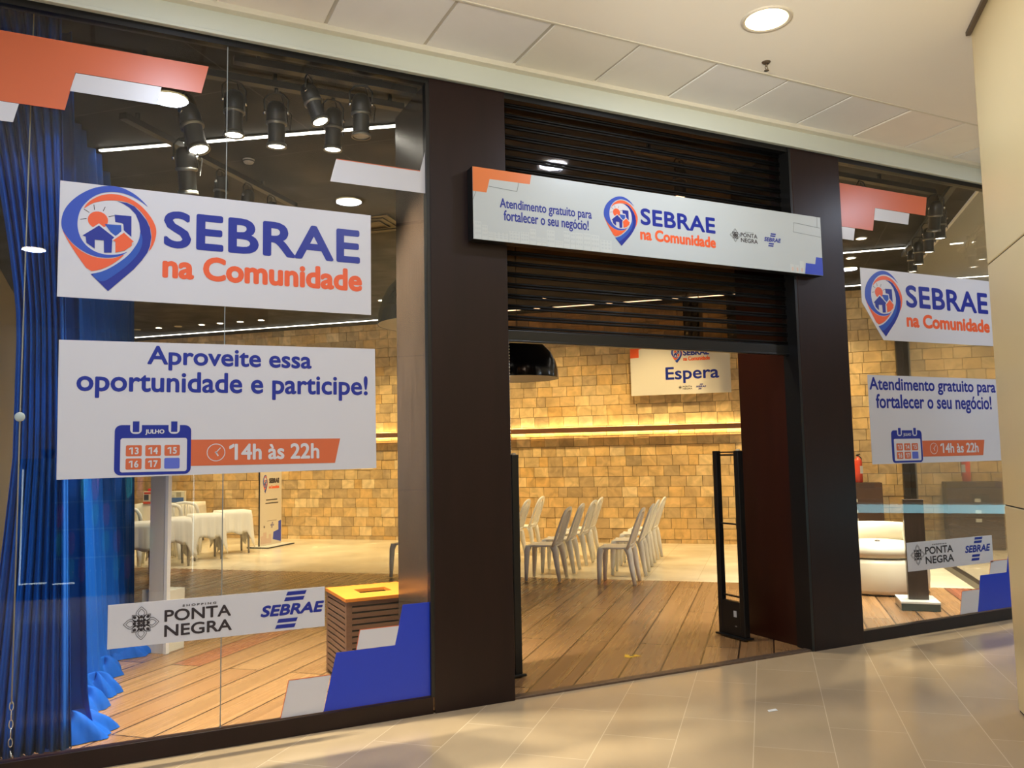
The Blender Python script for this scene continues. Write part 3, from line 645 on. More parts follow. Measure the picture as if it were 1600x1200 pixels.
curtain('curtain', [(-.15, .50), (-.20, .75), (-.17, 1.1), (-.11, 1.5), (-.08, 2.0), (.04, 2.55), (.10, 3.3), (.15, 4.2), (.21, 5.4)],
        [(-.30, .50), (-.36, .75), (-.38, 1.2), (-.36, 1.6), (-.30, 2.0), (-.20, 2.5), (-.08, 3.2), (.04, 4.2), (.16, 5.4)], 30,
        'long blue curtain hanging in folds from the ceiling and pooling on the wood floor', pools=((.0, .05, .05), (.18, .02, .14), (.24, .015, .08), (.32, .02, .10), (.42, .02, .14), (.52, .03, .06)), seed=4)
def leftedge(z): return -.47-.32*max(0, (z-2.3)/1.8)**1.3-.12*max(0, (1.6-z)/1.6)**1.0-.0
def flap():
    bm = B(); N, K = 160, 26; rows = []
    for i in range(N+1):
        t = i/N; row = []
        for j in range(K+1):
            z = .012+(4.13-.012)*j/K; xl = leftedge(z); xr = -.15-.15*(z/4.13); x = xr+(xl-xr)*t
            y = .33+.028*math.sin(t*52+.5*math.sin(z*1.1))+.012*math.sin(t*111+z)+(.05*max(0, .3-z))
            row.append(bm.verts.new((x, y, z)))
        rows.append(row)
    for i in range(N):
        for j in range(K):
            f = bm.faces.new((rows[i][j], rows[i+1][j], rows[i+1][j+1], rows[i][j+1])); f.smooth = True
    o = obj('curtain', bm, CURT, normals=False); o.modifiers.new('thickness', 'SOLIDIFY').thickness = .003
    return tag(o, 'blue curtain end drawn across the left edge of the window, nearest the glass', 'curtain')
flap()
# bundles of the curtain lying on the planks
def heap(x, y, rx, ry, h, a):
    bm = B(); N, K = 44, 12; rg = random.Random(int(x*997)+5); rows = []
    for j in range(K+1):
        s = j/K; row = []
        for i in range(N):
            t = 2*PI*i/N; rr = (1-s)**.6; f = 1+.13*math.sin(5*t+a+s*2)+.07*math.sin(11*t+s*5)
            z = .010+h*(1-(1-s)**1.6)*(1+.22*math.sin(4*t+a))*(1 if s < 1 else 1)
            row.append(bm.verts.new((x+rx*rr*f*math.cos(t)*math.cos(a)-ry*rr*f*math.sin(t)*math.sin(a), y+rx*rr*f*math.cos(t)*math.sin(a)+ry*rr*f*math.sin(t)*math.cos(a), z)))
        rows.append(row)
    for j in range(K):
        for i in range(N): bm.faces.new((rows[j][i], rows[j][(i+1) % N], rows[j+1][(i+1) % N], rows[j+1][i])).smooth = True
    return bm
cur = bpy.data.objects['curtain']
for x, y, rx, ry, h, a in ((-.16, .52, .23, .14, .13, .3), (-.10, 1.10, .16, .12, .12, 1.2), (-.05, 1.42, .15, .10, .13, 0), (.0, 1.95, .14, .10, .12, .7), (.16, 2.55, .18, .10, .10, .2)):
    o = obj('hem_fold', heap(x, y, rx, ry, h, a), CURT, parent=cur)
# hanging cable with disc and chain, beside the curtain
t = thing('hanging_cable', 'thin hanging cable with a small round disc beside the blue curtain', 'cable', (-.42, .12, 0))
bm = B(); tube(bm, [(0, 0, .34), (-.004, 0, 1.8), (0, 0, 4.13)], .0035, 6); obj('cable', bm, mat('dull cable', (.35, .33, .27), .5), parent=t)
bm = B(); lathe(bm, [(0, -.006), (.022, -.004), (.025, 0), (.022, .004), (0, .006)], 20); o = obj('disc', bm, mat('pale disc', (.55, .62, .60), .4), parent=t, loc=(-.004, -.012, 1.80)); o.rotation_euler = (PI/2, 0, 0)
bm = B()
for k in range(5):
    z = .33-k*.045; ax = k % 2
    tube(bm, [((.009 if not ax else 0)*math.cos(a), (.009 if ax else 0)*math.cos(a)+.0, z+.022*math.sin(a)) for a in [2*PI*i/12 for i in range(13)]], .0028, 5, cap=False)
tube(bm, [(0, 0, .11), (.01, 0, .07), (0, 0, .03)], .004, 5)
obj('chain', bm, CHROME, parent=t)

# ================================================================ doorway: security gates, chain, dropped leaflet
def gate(loc, flip, label):
    t = thing('security_gate', label, 'security gate', loc, 0)
    bm = B(); box(bm, -.028, .028, 0, .055, .015, 1.548); obj('post', bm, BLK, parent=t, bevel=.006)
    bm = B(); box(bm, -.026, .026, .275, .325, .015, 1.548); obj('post', bm, BLK, parent=t, bevel=.006)
    bm = B(); box(bm, -.022, .022, .05, .28, .02, .30); obj('foot_panel', bm, BLK, parent=t, bevel=.004)
    bm = B()
    for z in (1.53, 1.505, .93, .335): box(bm, -.012, .012, .05, .28, z, z+.012)
    obj('cross_bar', bm, BLK, parent=t)
    bm = B(); box(bm, -.05, .05, -.02, .345, .006, .022); obj('base_plate', bm, BLK, parent=t, bevel=.004)
    bm = B(); lathe(bm, [(.0, .004), (.016, .002), (.019, -.003), (.019, -.006)], 16, c=(0, .027, 1.555)); obj('cap', bm, mat('grey cap', (.35, .33, .28), .4), parent=t)
    s = -1
    o = obj('sticker', bx(-.0295, -.0280, .10, .135, .175, .225), mat('sticker white', (.6, .6, .58), .4), parent=t); o.location.x = .006
    obj('sticker', bx(-.0240, -.0225, .10, .125, .095, .105), mat('sticker grey', (.12, .12, .12), .4), parent=t)
    return t
g1 = gate((4.71, .47, .008), 1, 'black anti-theft gate standing by the right side of the doorway')
g2 = dup(g1, (2.605, .42, .008), 0, 'black anti-theft gate standing by the left side of the doorway')
t = thing('shutter_chain', 'thin bead chain hanging along the left door jamb', 'chain', (2.43, .13, 1.9))
bm = B(); z = .42
while z > -.35: tube(bm, [(0, 0, z), (.001, 0, z-.010)], .0042, 5); z -= .021
obj('bead_chain', bm, CHROME, parent=t)
bm = B(); tube(bm, [(0, 0, -.35), (0, 0, .43)], .0012, 4); obj('cord', bm, BLK, parent=t)
bm = B(); prism(bm, [(-.055, -.03), (-.02, -.055), (.03, -.02), (.075, -.01), (.04, .035), (.0, .02), (-.045, .045)], 0, .002)
o = obj('leaflet', bm, mat('yellow paper', (.85, .52, .04), .4), loc=(3.62, .54, .007), rotz=-.5); tag(o, 'small torn yellow paper scrap on the plank floor in the doorway', 'paper')
bm = B(); prism(bm, [(-.02, -.012), (.01, -.015), (.025, .008), (-.005, .014)], 0, .0006); obj('dark_print', bm, INK, parent=o, loc=(0, .002, .0024))
bm = B(); prism(bm, [(-.035, -.012), (.03, -.02), (.04, .01), (-.02, .014)], 0, .003)
o = obj('leaflet', bm, mat('white paper', (.7, .7, .68), .5), loc=W(3.30, 1.73, .001)); tag(o, 'tiny white paper scrap on the mall floor tiles', 'paper')

# ================================================================ litter bin
bn = thing('litter_bin', 'slatted brown litter bin with orange wooden top behind the left glass', 'bin', (1.725, .99, .007))
SLAT = mat('bin slat wood', (.17, .085, .045), .45, noise=.4, nscale=5, stretch=(.5, .5, 6)); hw, hd, hh = .268, .285, .60
bm = bx(-hw+.03, hw-.03, -hd+.03, hd-.03, .01, .05)
for a in ((-hw+.02, -hw+.03, -hd+.02, hd-.02), (hw-.03, hw-.02, -hd+.02, hd-.02), (-hw+.02, hw-.02, -hd+.02, -hd+.03), (-hw+.02, hw-.02, hd-.03, hd-.02)): box(bm, *a, .01, hh-.024)
obj('inner_shell', bm, mat('bin inside', (.004, .003, .002), .8), parent=bn)
bm = B()
for sx in (-1, 1):
    for sy in (-1, 1): box(bm, sx*hw-.04*(sx > 0), sx*hw+.04*(sx < 0), sy*hd-.04*(sy > 0), sy*hd+.04*(sy < 0), 0, hh-.02)
obj('corner_post', bm, SLAT, parent=bn, bevel=.002)
bm = B(); z = .03
while z < hh-.045:
    for s in (-1, 1):
        box(bm, -hw+.04, hw-.04, s*hd-.016*(s > 0), s*hd+.016*(s < 0), z, z+.028); box(bm, s*hw-.016*(s > 0), s*hw+.016*(s < 0), -hd+.04, hd-.04, z, z+.028)
    z += .040
obj('slat_set', bm, SLAT, parent=bn)
bm = B(); o_ = .005
for a in ((-hw-o_, hw+o_, -hd-o_, -.085), (-hw-o_, hw+o_, .095, hd+o_), (-hw-o_, -.115, -.085, .095), (.115, hw+o_, -.085, .095)): box(bm, *a, hh-.022, hh)
obj('top', bm, mat('orange wood top', (.60, .185, .02), .42, noise=.12, nscale=6, stretch=(6, 1, 1)), parent=bn)

# ================================================================ totem on white block
t = thing('block_stand', 'white block stand with a tall grey panel in front of the tables', 'stand', W(-1.53, 2.20), -A)
obj('block', bx(-.13, .15, -.02, .16, .006, .5), mat('white block', (.62, .59, .50), .5), parent=t, bevel=.003)
obj('grey_panel', bx(-.015, .135, -.075, -.045, .006, 1.62), mat('brushed grey panel', (.56, .52, .47), .35, metal=.1, noise=.1, nscale=3, stretch=(8, 1, .2)), parent=t, bevel=.002)
obj('edge_strip', bx(.135, .165, -.08, -.04, .006, 1.62), mat('white edge', (.66, .65, .66), .4), parent=t)

# ================================================================ plastic chairs
def make_chair(label, group):
    t = thing('plastic_chair', label, 'chair', group=group)
    bm = B(); N = 10; top = []; bot = []
    for i in range(N+1):
        r1, r2 = [], []
        for j in range(N+1):
            u = -1+2*i/N; v = -1+2*j/N
            su = u*math.sqrt(1-.10*v*v); sv = v*math.sqrt(1-.16*u*u)
            x = su*(.205-.012*v*-1); y = .005+sv*.205
            z = .442-.016*(1-u*u)*(1-v*v)-.022*max(0, v-.55)**1.0*1.2+.006*max(0, -v-.5)
            r1.append(bm.verts.new((x, y, z))); r2.append(bm.verts.new((x*.97, y*.97, z-.022)))
        top.append(r1); bot.append(r2)
    for g, fl_ in ((top, 0), (bot, 1)):
        for i in range(N):
            for j in range(N): bm.faces.new((g[i][j], g[i+1][j], g[i+1][j+1], g[i][j+1])).smooth = True
    ed = [(i, 0) for i in range(N)]+[(N, j) for j in range(N)]+[(i, N) for i in range(N, 0, -1)]+[(0, j) for j in range(N, 0, -1)]
    for a, b in zip(ed, ed[1:]+ed[:1]): bm.faces.new((top[a[0]][a[1]], top[b[0]][b[1]], bot[b[0]][b[1]], bot[a[0]][a[1]])).smooth = True
    obj('seat', bm, PLAS, parent=t)
    for sx in (-1, 1):
        bm = B(); tube(bm, [(sx*.168, .165, .428), (sx*.178, .185, .36), (sx*.183, .192, .2), (sx*.187, .200, .006)], [.050, .046, .038, .026], 8, flat=.8); obj('leg', bm, PLAS, parent=t)
        bm = B(); tube(bm, [(sx*.170, -.150, .428), (sx*.178, -.172, .36), (sx*.186, -.195, .2), (sx*.192, -.225, .006)], [.058, .050, .040, .027], 8, flat=.8); obj('leg', bm, PLAS, parent=t)
    bm = B()
    side = [(.198, -.150, .425), (.205, -.180, .50), (.206, -.215, .60), (.200, -.252, .70), (.186, -.284, .785), (.150, -.306, .842), (.085, -.320, .868), (0, -.324, .876)]
    full = [Vector(p) for p in side]+[Vector((-p[0], p[1], p[2])) for p in side[-2::-1]]
    for i in range(len(full)-1):
        a, b = full[i], full[i+1]
    tube(bm, full, [.034, .032, .030, .029, .028, .028, .028, .028, .028, .028, .028, .029, .030, .032, .034], 8, flat=.6)
    for x in (-.092, -.046, 0, .046, .092):
        zt = .868-abs(x)*.35-.012
        tube(bm, [(x*1.0, -.176, .455), (x, -.214, .58), (x, -.258, .71), (x*.9, -.30, zt)], [.011, .0105, .010, .010], 6, flat=.5)
    tube(bm, [(-.18, -.170, .462), (0, -.182, .458), (.18, -.170, .462)], .018, 6)
    obj('backrest', bm, PLAS, parent=t)
    return t
RC = PI/2-A
ch0 = make_chair('white plastic chair, front one of the middle row by the doorway, at the plank edge', 'plastic chairs in rows facing left')
ch0.location = W(.65, 6.53, .006); ch0.rotation_euler = (0, 0, RC)
G1 = 'plastic chairs in rows facing left'
for w_, p_, dr, lab in ((.66, 7.26, .02, 'white plastic chair, second from the front in the middle row by the doorway'),
                        (.67, 8.06, -.03, 'white plastic chair, third from the front in the middle row'), (.62, 8.80, .02, 'white plastic chair, farthest of the middle row, nearest the block wall'),
                        (1.585, 6.40, .0, 'white plastic chair, front one of the right row, at the plank edge'), (1.60, 7.20, .02, 'white plastic chair, second from the front in the right row'),
                        (1.56, 8.08, .03, 'white plastic chair, third from the front in the right row'), (1.56, 8.84, -.02, 'white plastic chair, farthest of the right row, nearest the block wall'),
                        (-.38, 7.40, .0, 'white plastic chair mostly hidden behind the left gate post'), (-.38, 8.28, .03, 'white plastic chair just behind the left gate, second back top from the jamb'),
                        (-.38, 9.10, .0, 'white plastic chair behind the left gate, farthest of that row'), (-1.17, 6.53, .0, 'white plastic chair with only its front leg showing left of the brown pier')):
    dup(ch0, W(w_, p_, .004 if p_ > 6.9 else .006), RC+dr, lab, G1)
G2 = 'plastic chairs at the tables'
for x, y, r, lab in ((.28, 9.02, -.15, 'white plastic chair at the tables beside the curtain, back to the window'), (.84, 9.62, .05, 'white plastic chair behind the grey panel stand, at the tables'),
                     (1.20, 10.12, -.2, 'white plastic chair at the tables, right of the grey panel stand')):
    dup(ch0, (x, y, .004), r, lab, G2)

# ================================================================ tables under cloths
def table(x, y, a, sx, sy, label, seed, h=.71, drop=.36):
    rg = random.Random(seed); ph = rg.uniform(0, 6)
    t = thing('folding_table', label.replace('white cloth over the ', 'plastic table under a white cloth, the '), 'table', (x, y, .004), a, 'tables along the left')
    obj('tabletop', bx(-sx/2+.012, sx/2-.012, -sy/2+.012, sy/2-.012, h-.03, h-.006), PLAS, parent=t)
    for i in (-1, 1):
        for j in (-1, 1):
            bm = B(); tube(bm, [(i*(sx/2-.05), j*(sy/2-.05), h-.03), (i*(sx/2-.03), j*(sy/2-.03), 0)], [.022, .017], 8); obj('leg', bm, mat('grey leg', (.30, .28, .26), .5), parent=t)
    bm = B(); n = 22; ring0 = []; ring = [[] for _ in range(7)]
    per = []
    for e in range(4):
        for k in range(n):
            u = k/n
            per.append({0: (-1+2*u, -1), 1: (1, -1+2*u), 2: (1-2*u, 1), 3: (-1, 1-2*u)}[e]+(min(u, 1-u)*2,))
    for i, (u, v, c) in enumerate(per):
        ring0.append(bm.verts.new((u*sx/2, v*sy/2, h+.001)))
        cor = max(0, 1-c*3.2)
        L = drop*(1+.06*math.sin(i*.5+ph))+cor*.27
        nrm = Vector((u if abs(u) > .999 else 0, v if abs(v) > .999 else 0)); nrm = nrm.normalized() if nrm.length else Vector((0, 0))
        if cor > 0: nrm = (nrm*(1-cor*.5)+Vector((u, v)).normalized()*cor*.5)
        for j in range(7):
            s = (j+1)/7; wv = .020*math.sin(i*.9+ph+.6*math.sin(s*2))*s+.012*math.sin(i*2.1+ph*2)*s
            out = .008+s*.045+wv+cor*s*.03
            ring[j].append(bm.verts.new((u*sx/2+nrm.x*out, v*sy/2+nrm.y*out, max(.03, h-.004-L*s))))
    m = len(per); prev = ring0
    for j in range(7):
        for i in range(m): bm.faces.new((prev[i], prev[(i+1) % m], ring[j][(i+1) % m], ring[j][i])).smooth = True
        prev = ring[j]
    bm.faces.new(ring0)
    o = obj('tablecloth', bm, CLOTH, loc=(x, y, .004), rotz=a); o.modifiers.new('thickness', 'SOLIDIFY').thickness = .002
    tag(o, label, 'tablecloth', 'white tablecloths')
    return o
table(.36, 7.95, .12, .52, .54, 'white cloth over the table nearest the blue curtain', 1)
table(.86, 8.66, .12, .48, .5, 'white cloth over the table right of the grey panel stand', 2)
table(1.41, 9.28, .12, .46, .48, 'white cloth over the third table, between its neighbours', 3)
table(1.90, 9.92, .12, .50, .52, 'white cloth over the rightmost table, nearest the standing display', 4)
bk = W(-7.75, 9.95)
table(bk.x, bk.y, -.35, 1.15, .6, 'white cloth over the back table holding boxes, near the block wall', 5, h=.76, drop=.5)
def carton(x, y, z, w, d, h, col, label, band=None, a=-.3, name='carton'):
    o = obj(name, bx(-w/2, w/2, -d/2, d/2, 0, h), mat(label[:20], col, .5), loc=(x, y, z), rotz=a, bevel=.002); tag(o, label, 'box')
    for i, (u0, u1, v0, v1, c) in enumerate(band or []):
        bm = B(); prism(bm, rectp(-w/2+w*u0, -w/2+w*u1, h*v0, h*v1), -d/2-.003, -d/2-.0012, axis='y'); obj('printed_label', bm, mat('print %.2f%.2f%.2f' % c, c, .5), parent=o)
    return o
zt = .768
carton(.70, 12.45, zt, .17, .16, .23, (.62, .56, .52), 'white and red printed carton on the back table', [(0, 1, 0, .18, (.55, .08, .05)), (.1, .6, .3, .75, (.05, .06, .10)), (.1, .9, .8, .95, (.45, .05, .04))])
carton(.74, 12.30+.14, zt+.235, .10, .10, .05, (.7, .04, .05), 'small red box lying on the printed carton', a=-.3, name='small_box')
carton(1.20, 12.42, zt, .30, .16, .22, (.62, .60, .52), 'white carton with blue printed front on the back table', [(.05, .95, .05, .45, (.05, .12, .35)), (.5, .8, .5, .9, (.35, .33, .25)), (.1, .4, .5, .7, (.5, .5, .45))])
carton(.965, 12.60, zt, .10, .10, .36, (.64, .60, .54), 'tall narrow white box on the back table', [(.2, .8, .2, .5, (.4, .38, .34))])

# ================================================================ right window: round seat, plinth, cabinet, extinguisher
t = thing('round_ottoman', 'large round cream leather ottoman behind the right glass', 'ottoman', W(4.47, 6.42), -A)
LEA = mat('cream leather', (.66, .60, .48), .35, noise=.04, nscale=6, bump=.04)
def squ(r, z0, z1, b=.03, k=1):
    return [(0, z0), (r-b, z0), (r-b*.3, z0+b*.3), (r*k, z0+b), (r*1.015*k, (z0+z1)/2), (r*k, z1-b), (r-b*.3, z1-b*.3), (r-b, z1), (0, z1)]
bm = B(); lathe(bm, squ(.50, .015, .385, .05), 56); obj('base_drum', bm, LEA, parent=t)
bm = B(); lathe(bm, squ(.49, .390, .535, .05), 56); obj('seat_cushion', bm, LEA, parent=t)
bm = B(); N = 40
rings = []
for i in range(N+1):
    an = math.radians(20+140*i/N)
    rr = []
    for dr, z in ((.30, .53), (.29, .62), (.31, .70), (.36, .725), (.42, .715), (.455, .66), (.46, .53)):
        rr.append(bm.verts.new((dr*math.cos(an), dr*math.sin(an), z)))
    rings.append(rr)
for a, b in zip(rings, rings[1:]):
    for k in range(7): bm.faces.new((a[k], a[(k+1) % 7], b[(k+1) % 7], b[k])).smooth = True
bm.faces.new(rings[0]); bm.faces.new(rings[-1][::-1]); obj('backrest', bm, LEA, parent=t)
bm = B(); lathe(bm, [(0, .012), (.022, .008), (.03, 0)], 16, c=(0, -.02, .538)); obj('button', bm, mat('dark button', (.05, .03, .02), .5), parent=t)
t = thing('plinth_stand', 'dark brown plinth panel on a mirrored white base behind the right glass', 'stand', W(4.68, 5.32), -A)
bm = B(); box(bm, -.17, .17, -.15, .26, .008, .075); obj('base', bm, mat('dark mirrored side', (.05, .08, .075), .12, metal=.3), parent=t, bevel=.003)
obj('base_top', bx(-.172, .172, -.152, .262, .075, .092), mat('white marble', (.72, .74, .70), .2, noise=.06, nscale=12), parent=t)
obj('brown_panel', bx(-.085, .095, -.02, .06, .092, 1.05), LAMIN, parent=t, bevel=.003)
o = obj('low_cabinet', bx(4.3, 5.05, 10.45, 10.8, .006, 1.02), mat('cabinet brown', (.075, .035, .02), .4, noise=.3, nscale=4), rotz=-A, bevel=.004); tag(o, 'dark brown low cabinet against the block wall behind the ottoman', 'cabinet')
for z in (.55, .72, .42): obj('white_socket', bx(4.60, 4.68, 10.44, 10.449, z, z+.05), mat('socket white', (.7, .68, .62), .4), parent=o)
t = thing('fire_extinguisher', 'red fire extinguisher on the low brown cabinet by the block wall', 'fire extinguisher', W(4.735, 10.62, 1.022))
bm = B(); lathe(bm, [(0, 0), (.055, 0), (.06, .012), (.06, .33), (.045, .37), (.02, .39), (.018, .41), (0, .41)], 20); obj('cylinder', bm, mat('extinguisher red', (.75, .07, .03), .3), parent=t)
bm = B(); tube(bm, [(-.03, 0, .43), (.05, 0, .445)], .01, 6); tube(bm, [(.0, 0, .41), (0, 0, .43)], .014, 8); obj('handle', bm, BLK, parent=t)
bm = B(); tube(bm, [(.02, 0, .42), (.075, 0, .38), (.075, 0, .2), (.07, 0, .08)], .008, 6); obj('hose', bm, BLK, parent=t)
obj('white_label', bx(-.03, .03, -.0625, -.060, .14, .26), mat('label white', (.7, .7, .68), .5), parent=t)

# ================================================================ pendants
def pendant(loc, r, h, label):
    t = thing('dome_pendant', label, 'pendant lamp', loc, 0)
    prof = [(r, 0), (r*1.0, .015), (r*.985, h*.2), (r*.93, h*.42), (r*.82, h*.64), (r*.64, h*.83), (r*.40, h*.955), (r*.15, h), (0, h)]
    bm = B(); lathe(bm, prof, 64); obj('shade', bm, BLKG, parent=t)
    ins = [(r*.992, .001)]+[(a*.975, max(.002, z*.965-.004)) for a, z in prof[1:]]
    bm = B(); lathe(bm, ins, 64); obj('shade_lining', bm, mat('cream lining', (.55, .48, .34), .5), parent=t)
    bm = B(); tube(bm, [(0, 0, h), (0, 0, 4.14-loc[2])], .006, 6); obj('cord', bm, BLK, parent=t)
    bm = B(); lathe(bm, [(0, -.05), (.035, -.035), (.045, 0), (.035, .035), (.02, .07), (0, .08)], 16, c=(0, 0, h*.55)); obj('bulb', bm, emat('warm bulb', (1, .75, .42), 14), parent=t)
    return t
pendant((4.21, 3.58, 2.425), .47, .47, 'gloss black dome pendant lamp hanging in the doorway, under the shutter')
pendant((2.56, 1.95, 2.72), .48, .50, 'black dome pendant lamp partly hidden by the left brown pier')

# ================================================================ ceiling lights of the shop
LEDW = emat('cool led line', (1.0, .93, .80), 9)
def ledline(a, b, label, z=4.125):
    a = Vector(a); b = Vector(b); d = b-a
    o = obj('led_line', bx(0, d.length, -.016, .016, -.006, .008), LEDW, loc=(a.x, a.y, z), rotz=math.atan2(d.y, d.x)); o['label'] = label; o['category'] = 'ceiling light'
    obj('channel', bx(-.01, d.length+.01, -.024, .024, .002, .014), BLK, parent=o)
ledline((-.12, 2.54), (2.05, 1.02), 'bright led line in the dark ceiling just behind the left glass')
ledline(W(-9.0, 10.32)[:2], W(5.35, 10.32)[:2], 'long led line in the dark ceiling along the block wall')
ledline(W(2.9, 7.92)[:2], W(5.3, 7.92)[:2], 'led line in the dark ceiling seen through the right window')
def downlight(w_, p_, label, r=.055, z=4.138, s=14, group='small ceiling downlights in the shop', on=True, xy=None):
    P = Vector((xy[0], xy[1], z)) if xy else W(w_, p_, z)
    t = thing('downlight', label, 'ceiling light', P, 0, group)
    bm = B(); lathe(bm, [(r, -.006), (r+.014, -.008), (r+.018, 0)], 24); obj('ring', bm, mat('downlight ring', (.45, .43, .38), .35), parent=t)
    bm = B(); lathe(bm, [(0, -.003), (r, -.003)], 24); obj('lens', bm, emat('downlight lens', (1, .88, .68), s) if on else mat('unlit lens', (.3, .3, .27), .3), parent=t)
    return t
row = (-8.28, -7.77, -7.32, -6.79, -6.38, -5.94, -5.49)
for i, w_ in enumerate(row): downlight(w_, 9.55, 'small downlight in the row near the block wall, %s from the curtain' % ('first', 'second', 'third', 'fourth', 'fifth', 'sixth', 'seventh')[i], on=(i in (1, 3, 4, 5, 6)))
for w_, p_, lab in ((-2.6, 8.65, 'small downlight beside the pendant at the left brown pier'), (-.03, 9.48, 'small downlight seen through the left part of the shutter'), (2.70, 10.0, 'small downlight seen through the right part of the shutter'),
                    (4.58, 7.25, 'upper small downlight inside the right window'), (4.56, 8.33, 'middle small downlight inside the right window'), (4.45, 9.3, 'lowest small downlight inside the right window')):
    downlight(w_, p_, lab, group=None or 'small ceiling downlights in the shop')
# warm light that washes the back wall and the floor in front of it
for w_ in (-8.0, -6.4, -4.8, -3.2, -1.6, 0, 1.6, 3.2, 4.7):
    lamp('wall_wash', 'SPOT', W(w_, 9.55, 4.10), WASH, (1, .74, .34), .06, W(w_, 10.2, 0), math.radians(110), 1.0)
lamp('room_fill', 'SPOT', W(-3.4, 5.9, 4.10), FLOORL*2.8, (1, .88, .66), .08, W(-5.2, 7.6, .6), math.radians(70), 1.0)  # fill spot without a fixture, added to brighten the tablecloths
for w_, p_ in ((-5.4, 6.6), (-4.2, 8.8), (-6.6, 8.6), (-2.2, 8.5), (0, 8.2), (2.0, 8.0), (4.6, 8.0)):  # more added fill spots, lifting the stone floor and lower block wall
    lamp('room_fill', 'SPOT', W(w_, p_, 4.10), FLOORL, (1, .82, .50), .08, W(w_, p_, 0), math.radians(95), 1.0)
# air diffuser
t = thing('air_diffuser', 'square dark air diffuser in the shop ceiling right of the large emblem poster', 'vent', W(-.72, 4.58, 4.134), -A)
bm = B()
for h_, z_ in ((.30, -.004), (.22, -.010), (.14, -.014)):
    for a in ((-h_, h_, -h_, -h_+.02), (-h_, h_, h_-.02, h_), (-h_, -h_+.02, -h_+.02, h_-.02), (h_-.02, h_, -h_+.02, h_-.02)): box(bm, *a, z_, z_+.008)
obj('blade_ring', bm, mat('diffuser grey', (.075, .07, .062), .5), parent=t)
obj('neck', bx(-.28, .28, -.28, .28, -.002, .0015), BLK, parent=t)
# smoke detector
t = thing('smoke_detector', 'round white smoke detector on the dark ceiling behind the left glass', 'smoke detector', (1.03, 2.32, 4.138))
bm = B(); lathe(bm, [(0, -.035), (.035, -.033), (.045, -.02), (.05, 0)], 24); obj('housing', bm, mat('detector white', (.62, .60, .55), .4), parent=t)
bm = B(); lathe(bm, [(.0455, -.021), (.0475, -.016), (.0485, -.012)], 24); obj('vent_ring', bm, BLK, parent=t)

# ---- theatre spotlights on black tracks
TRB = mat('track black', (.012, .012, .013), .4)
SPB = mat('spotlight black', (.009, .010, .011), .4)
def track(a, b, label, z=4.06):
    a = Vector(a); b = Vector(b); d = b-a
    o = obj('light_track', bx(-.05, d.length+.05, -.03, .03, z-.025, z+.02), TRB, loc=(a.x, a.y, 0), rotz=math.atan2(d.y, d.x)); tag(o, label, 'light track')
    bm = B(); x = .1
    while x < d.length: box(bm, x-.012, x+.012, -.012, .012, z+.02, 4.136); x += .8
    obj('bracket', bm, TRB, parent=o)
track((.05, .60), (1.80, .60), 'black light track behind the left glass, carrying spotlights')
track((.7, .33), (1.80, .33), 'short black light track closest to the left glass')
track(W(-1.02, 1.2)[:2], W(-1.02, 3.4)[:2], 'black light track running back from the left window')
track((5.6, .42), (7.2, .42), 'black light track behind the right glass')
track((3.9, .62), (4.7, .62), 'short black light track behind the top of the shutter')
track(W(5.17, 5.1)[:2], W(5.17, 8.0)[:2], 'black light track running back beside the side glazing')
LENS = emat('spot lens', (1, .90, .74), 12)
def spotlight(loc, rz=0, tilt=0, scale=1, label='', s=1, power=None, parts=True, group='black theatre spotlights'):
    t = thing('theatre_spotlight', label, 'spotlight', loc, rz, group); t.rotation_euler = (0, 0, rz); t.scale = (scale,)*3
    H = .34
    def tl(bm):
        R = Matrix.Rotation(tilt, 4, 'X'); T = Matrix.Translation((0, 0, -.10))
        for v in bm.verts: v.co = T @ R @ v.co
        return bm
    bm = B(); lathe(bm, [(0, .045), (.035, .040), (.052, .020), (.058, -.02), (.058, -.075), (.050, -.085), (.050, -.215), (.0455, -.222)], 28); obj('barrel', tl(bm), SPB, parent=t)
    bm = B(); lathe(bm, [(.052, -.075), (.062, -.08), (.062, -.092), (.052, -.096)], 28); lathe(bm, [(.050, -.205), (.056, -.207), (.060, -.222), (.060, -.228), (.052, -.228)], 28); obj('collar', tl(bm), mat('worn metal ring', (.22, .21, .18), .3, metal=.8), parent=t)
    bm = B(); lathe(bm, [(0, -.222), (.048, -.222)], 24); obj('lens', tl(bm), LENS if s else mat('unlit lens', (.3, .3, .27), .3), parent=t)
    bm = B(); tube(bm, [(-.066, 0, -.13), (-.070, 0, -.04), (-.04, 0, -.005), (0, 0, 0), (.04, 0, -.005), (.070, 0, -.04), (.066, 0, -.13)], .006, 6); tube(bm, [(0, 0, 0), (0, 0, .035)], .012, 8); obj('yoke', bm, SPB, parent=t)
    bm = B(); tube(bm, [(-.075, 0, -.12), (-.058, 0, -.12)], .012, 8); tube(bm, [(.058, 0, -.12), (.075, 0, -.12)], .012, 8); obj('knob', bm, CHROME, parent=t)
    bm = B(); tube(bm, [(.03, .03, -.05), (.085, .03, -.12), (.08, .02, -.22), (.05, .03, -.10), (.02, .02, .02)], .004, 5); obj('cable', bm, BLK, parent=t)
    if power:
        d = Vector((0, math.sin(tilt), -math.cos(tilt))); d.rotate(Matrix.Rotation(rz, 3, 'Z'))
        P = Vector(loc)+Vector((0, 0, -.10))*scale+d*.25*scale
        lamp('spot_beam', 'SPOT', P, power, (1, .91, .70), .04, P+d, math.radians(85), .9)
    return t
Z0 = 4.035
PW = SPOTP
spotlight((.69, .60, Z0), .2, 0, 1.12, 'black spotlight nearest the centre seam of the left window', power=PW)
spotlight((.96, .60, Z0-.03), -.3, .08, 1.12, 'black spotlight third from the left, with a bright lens', power=PW)
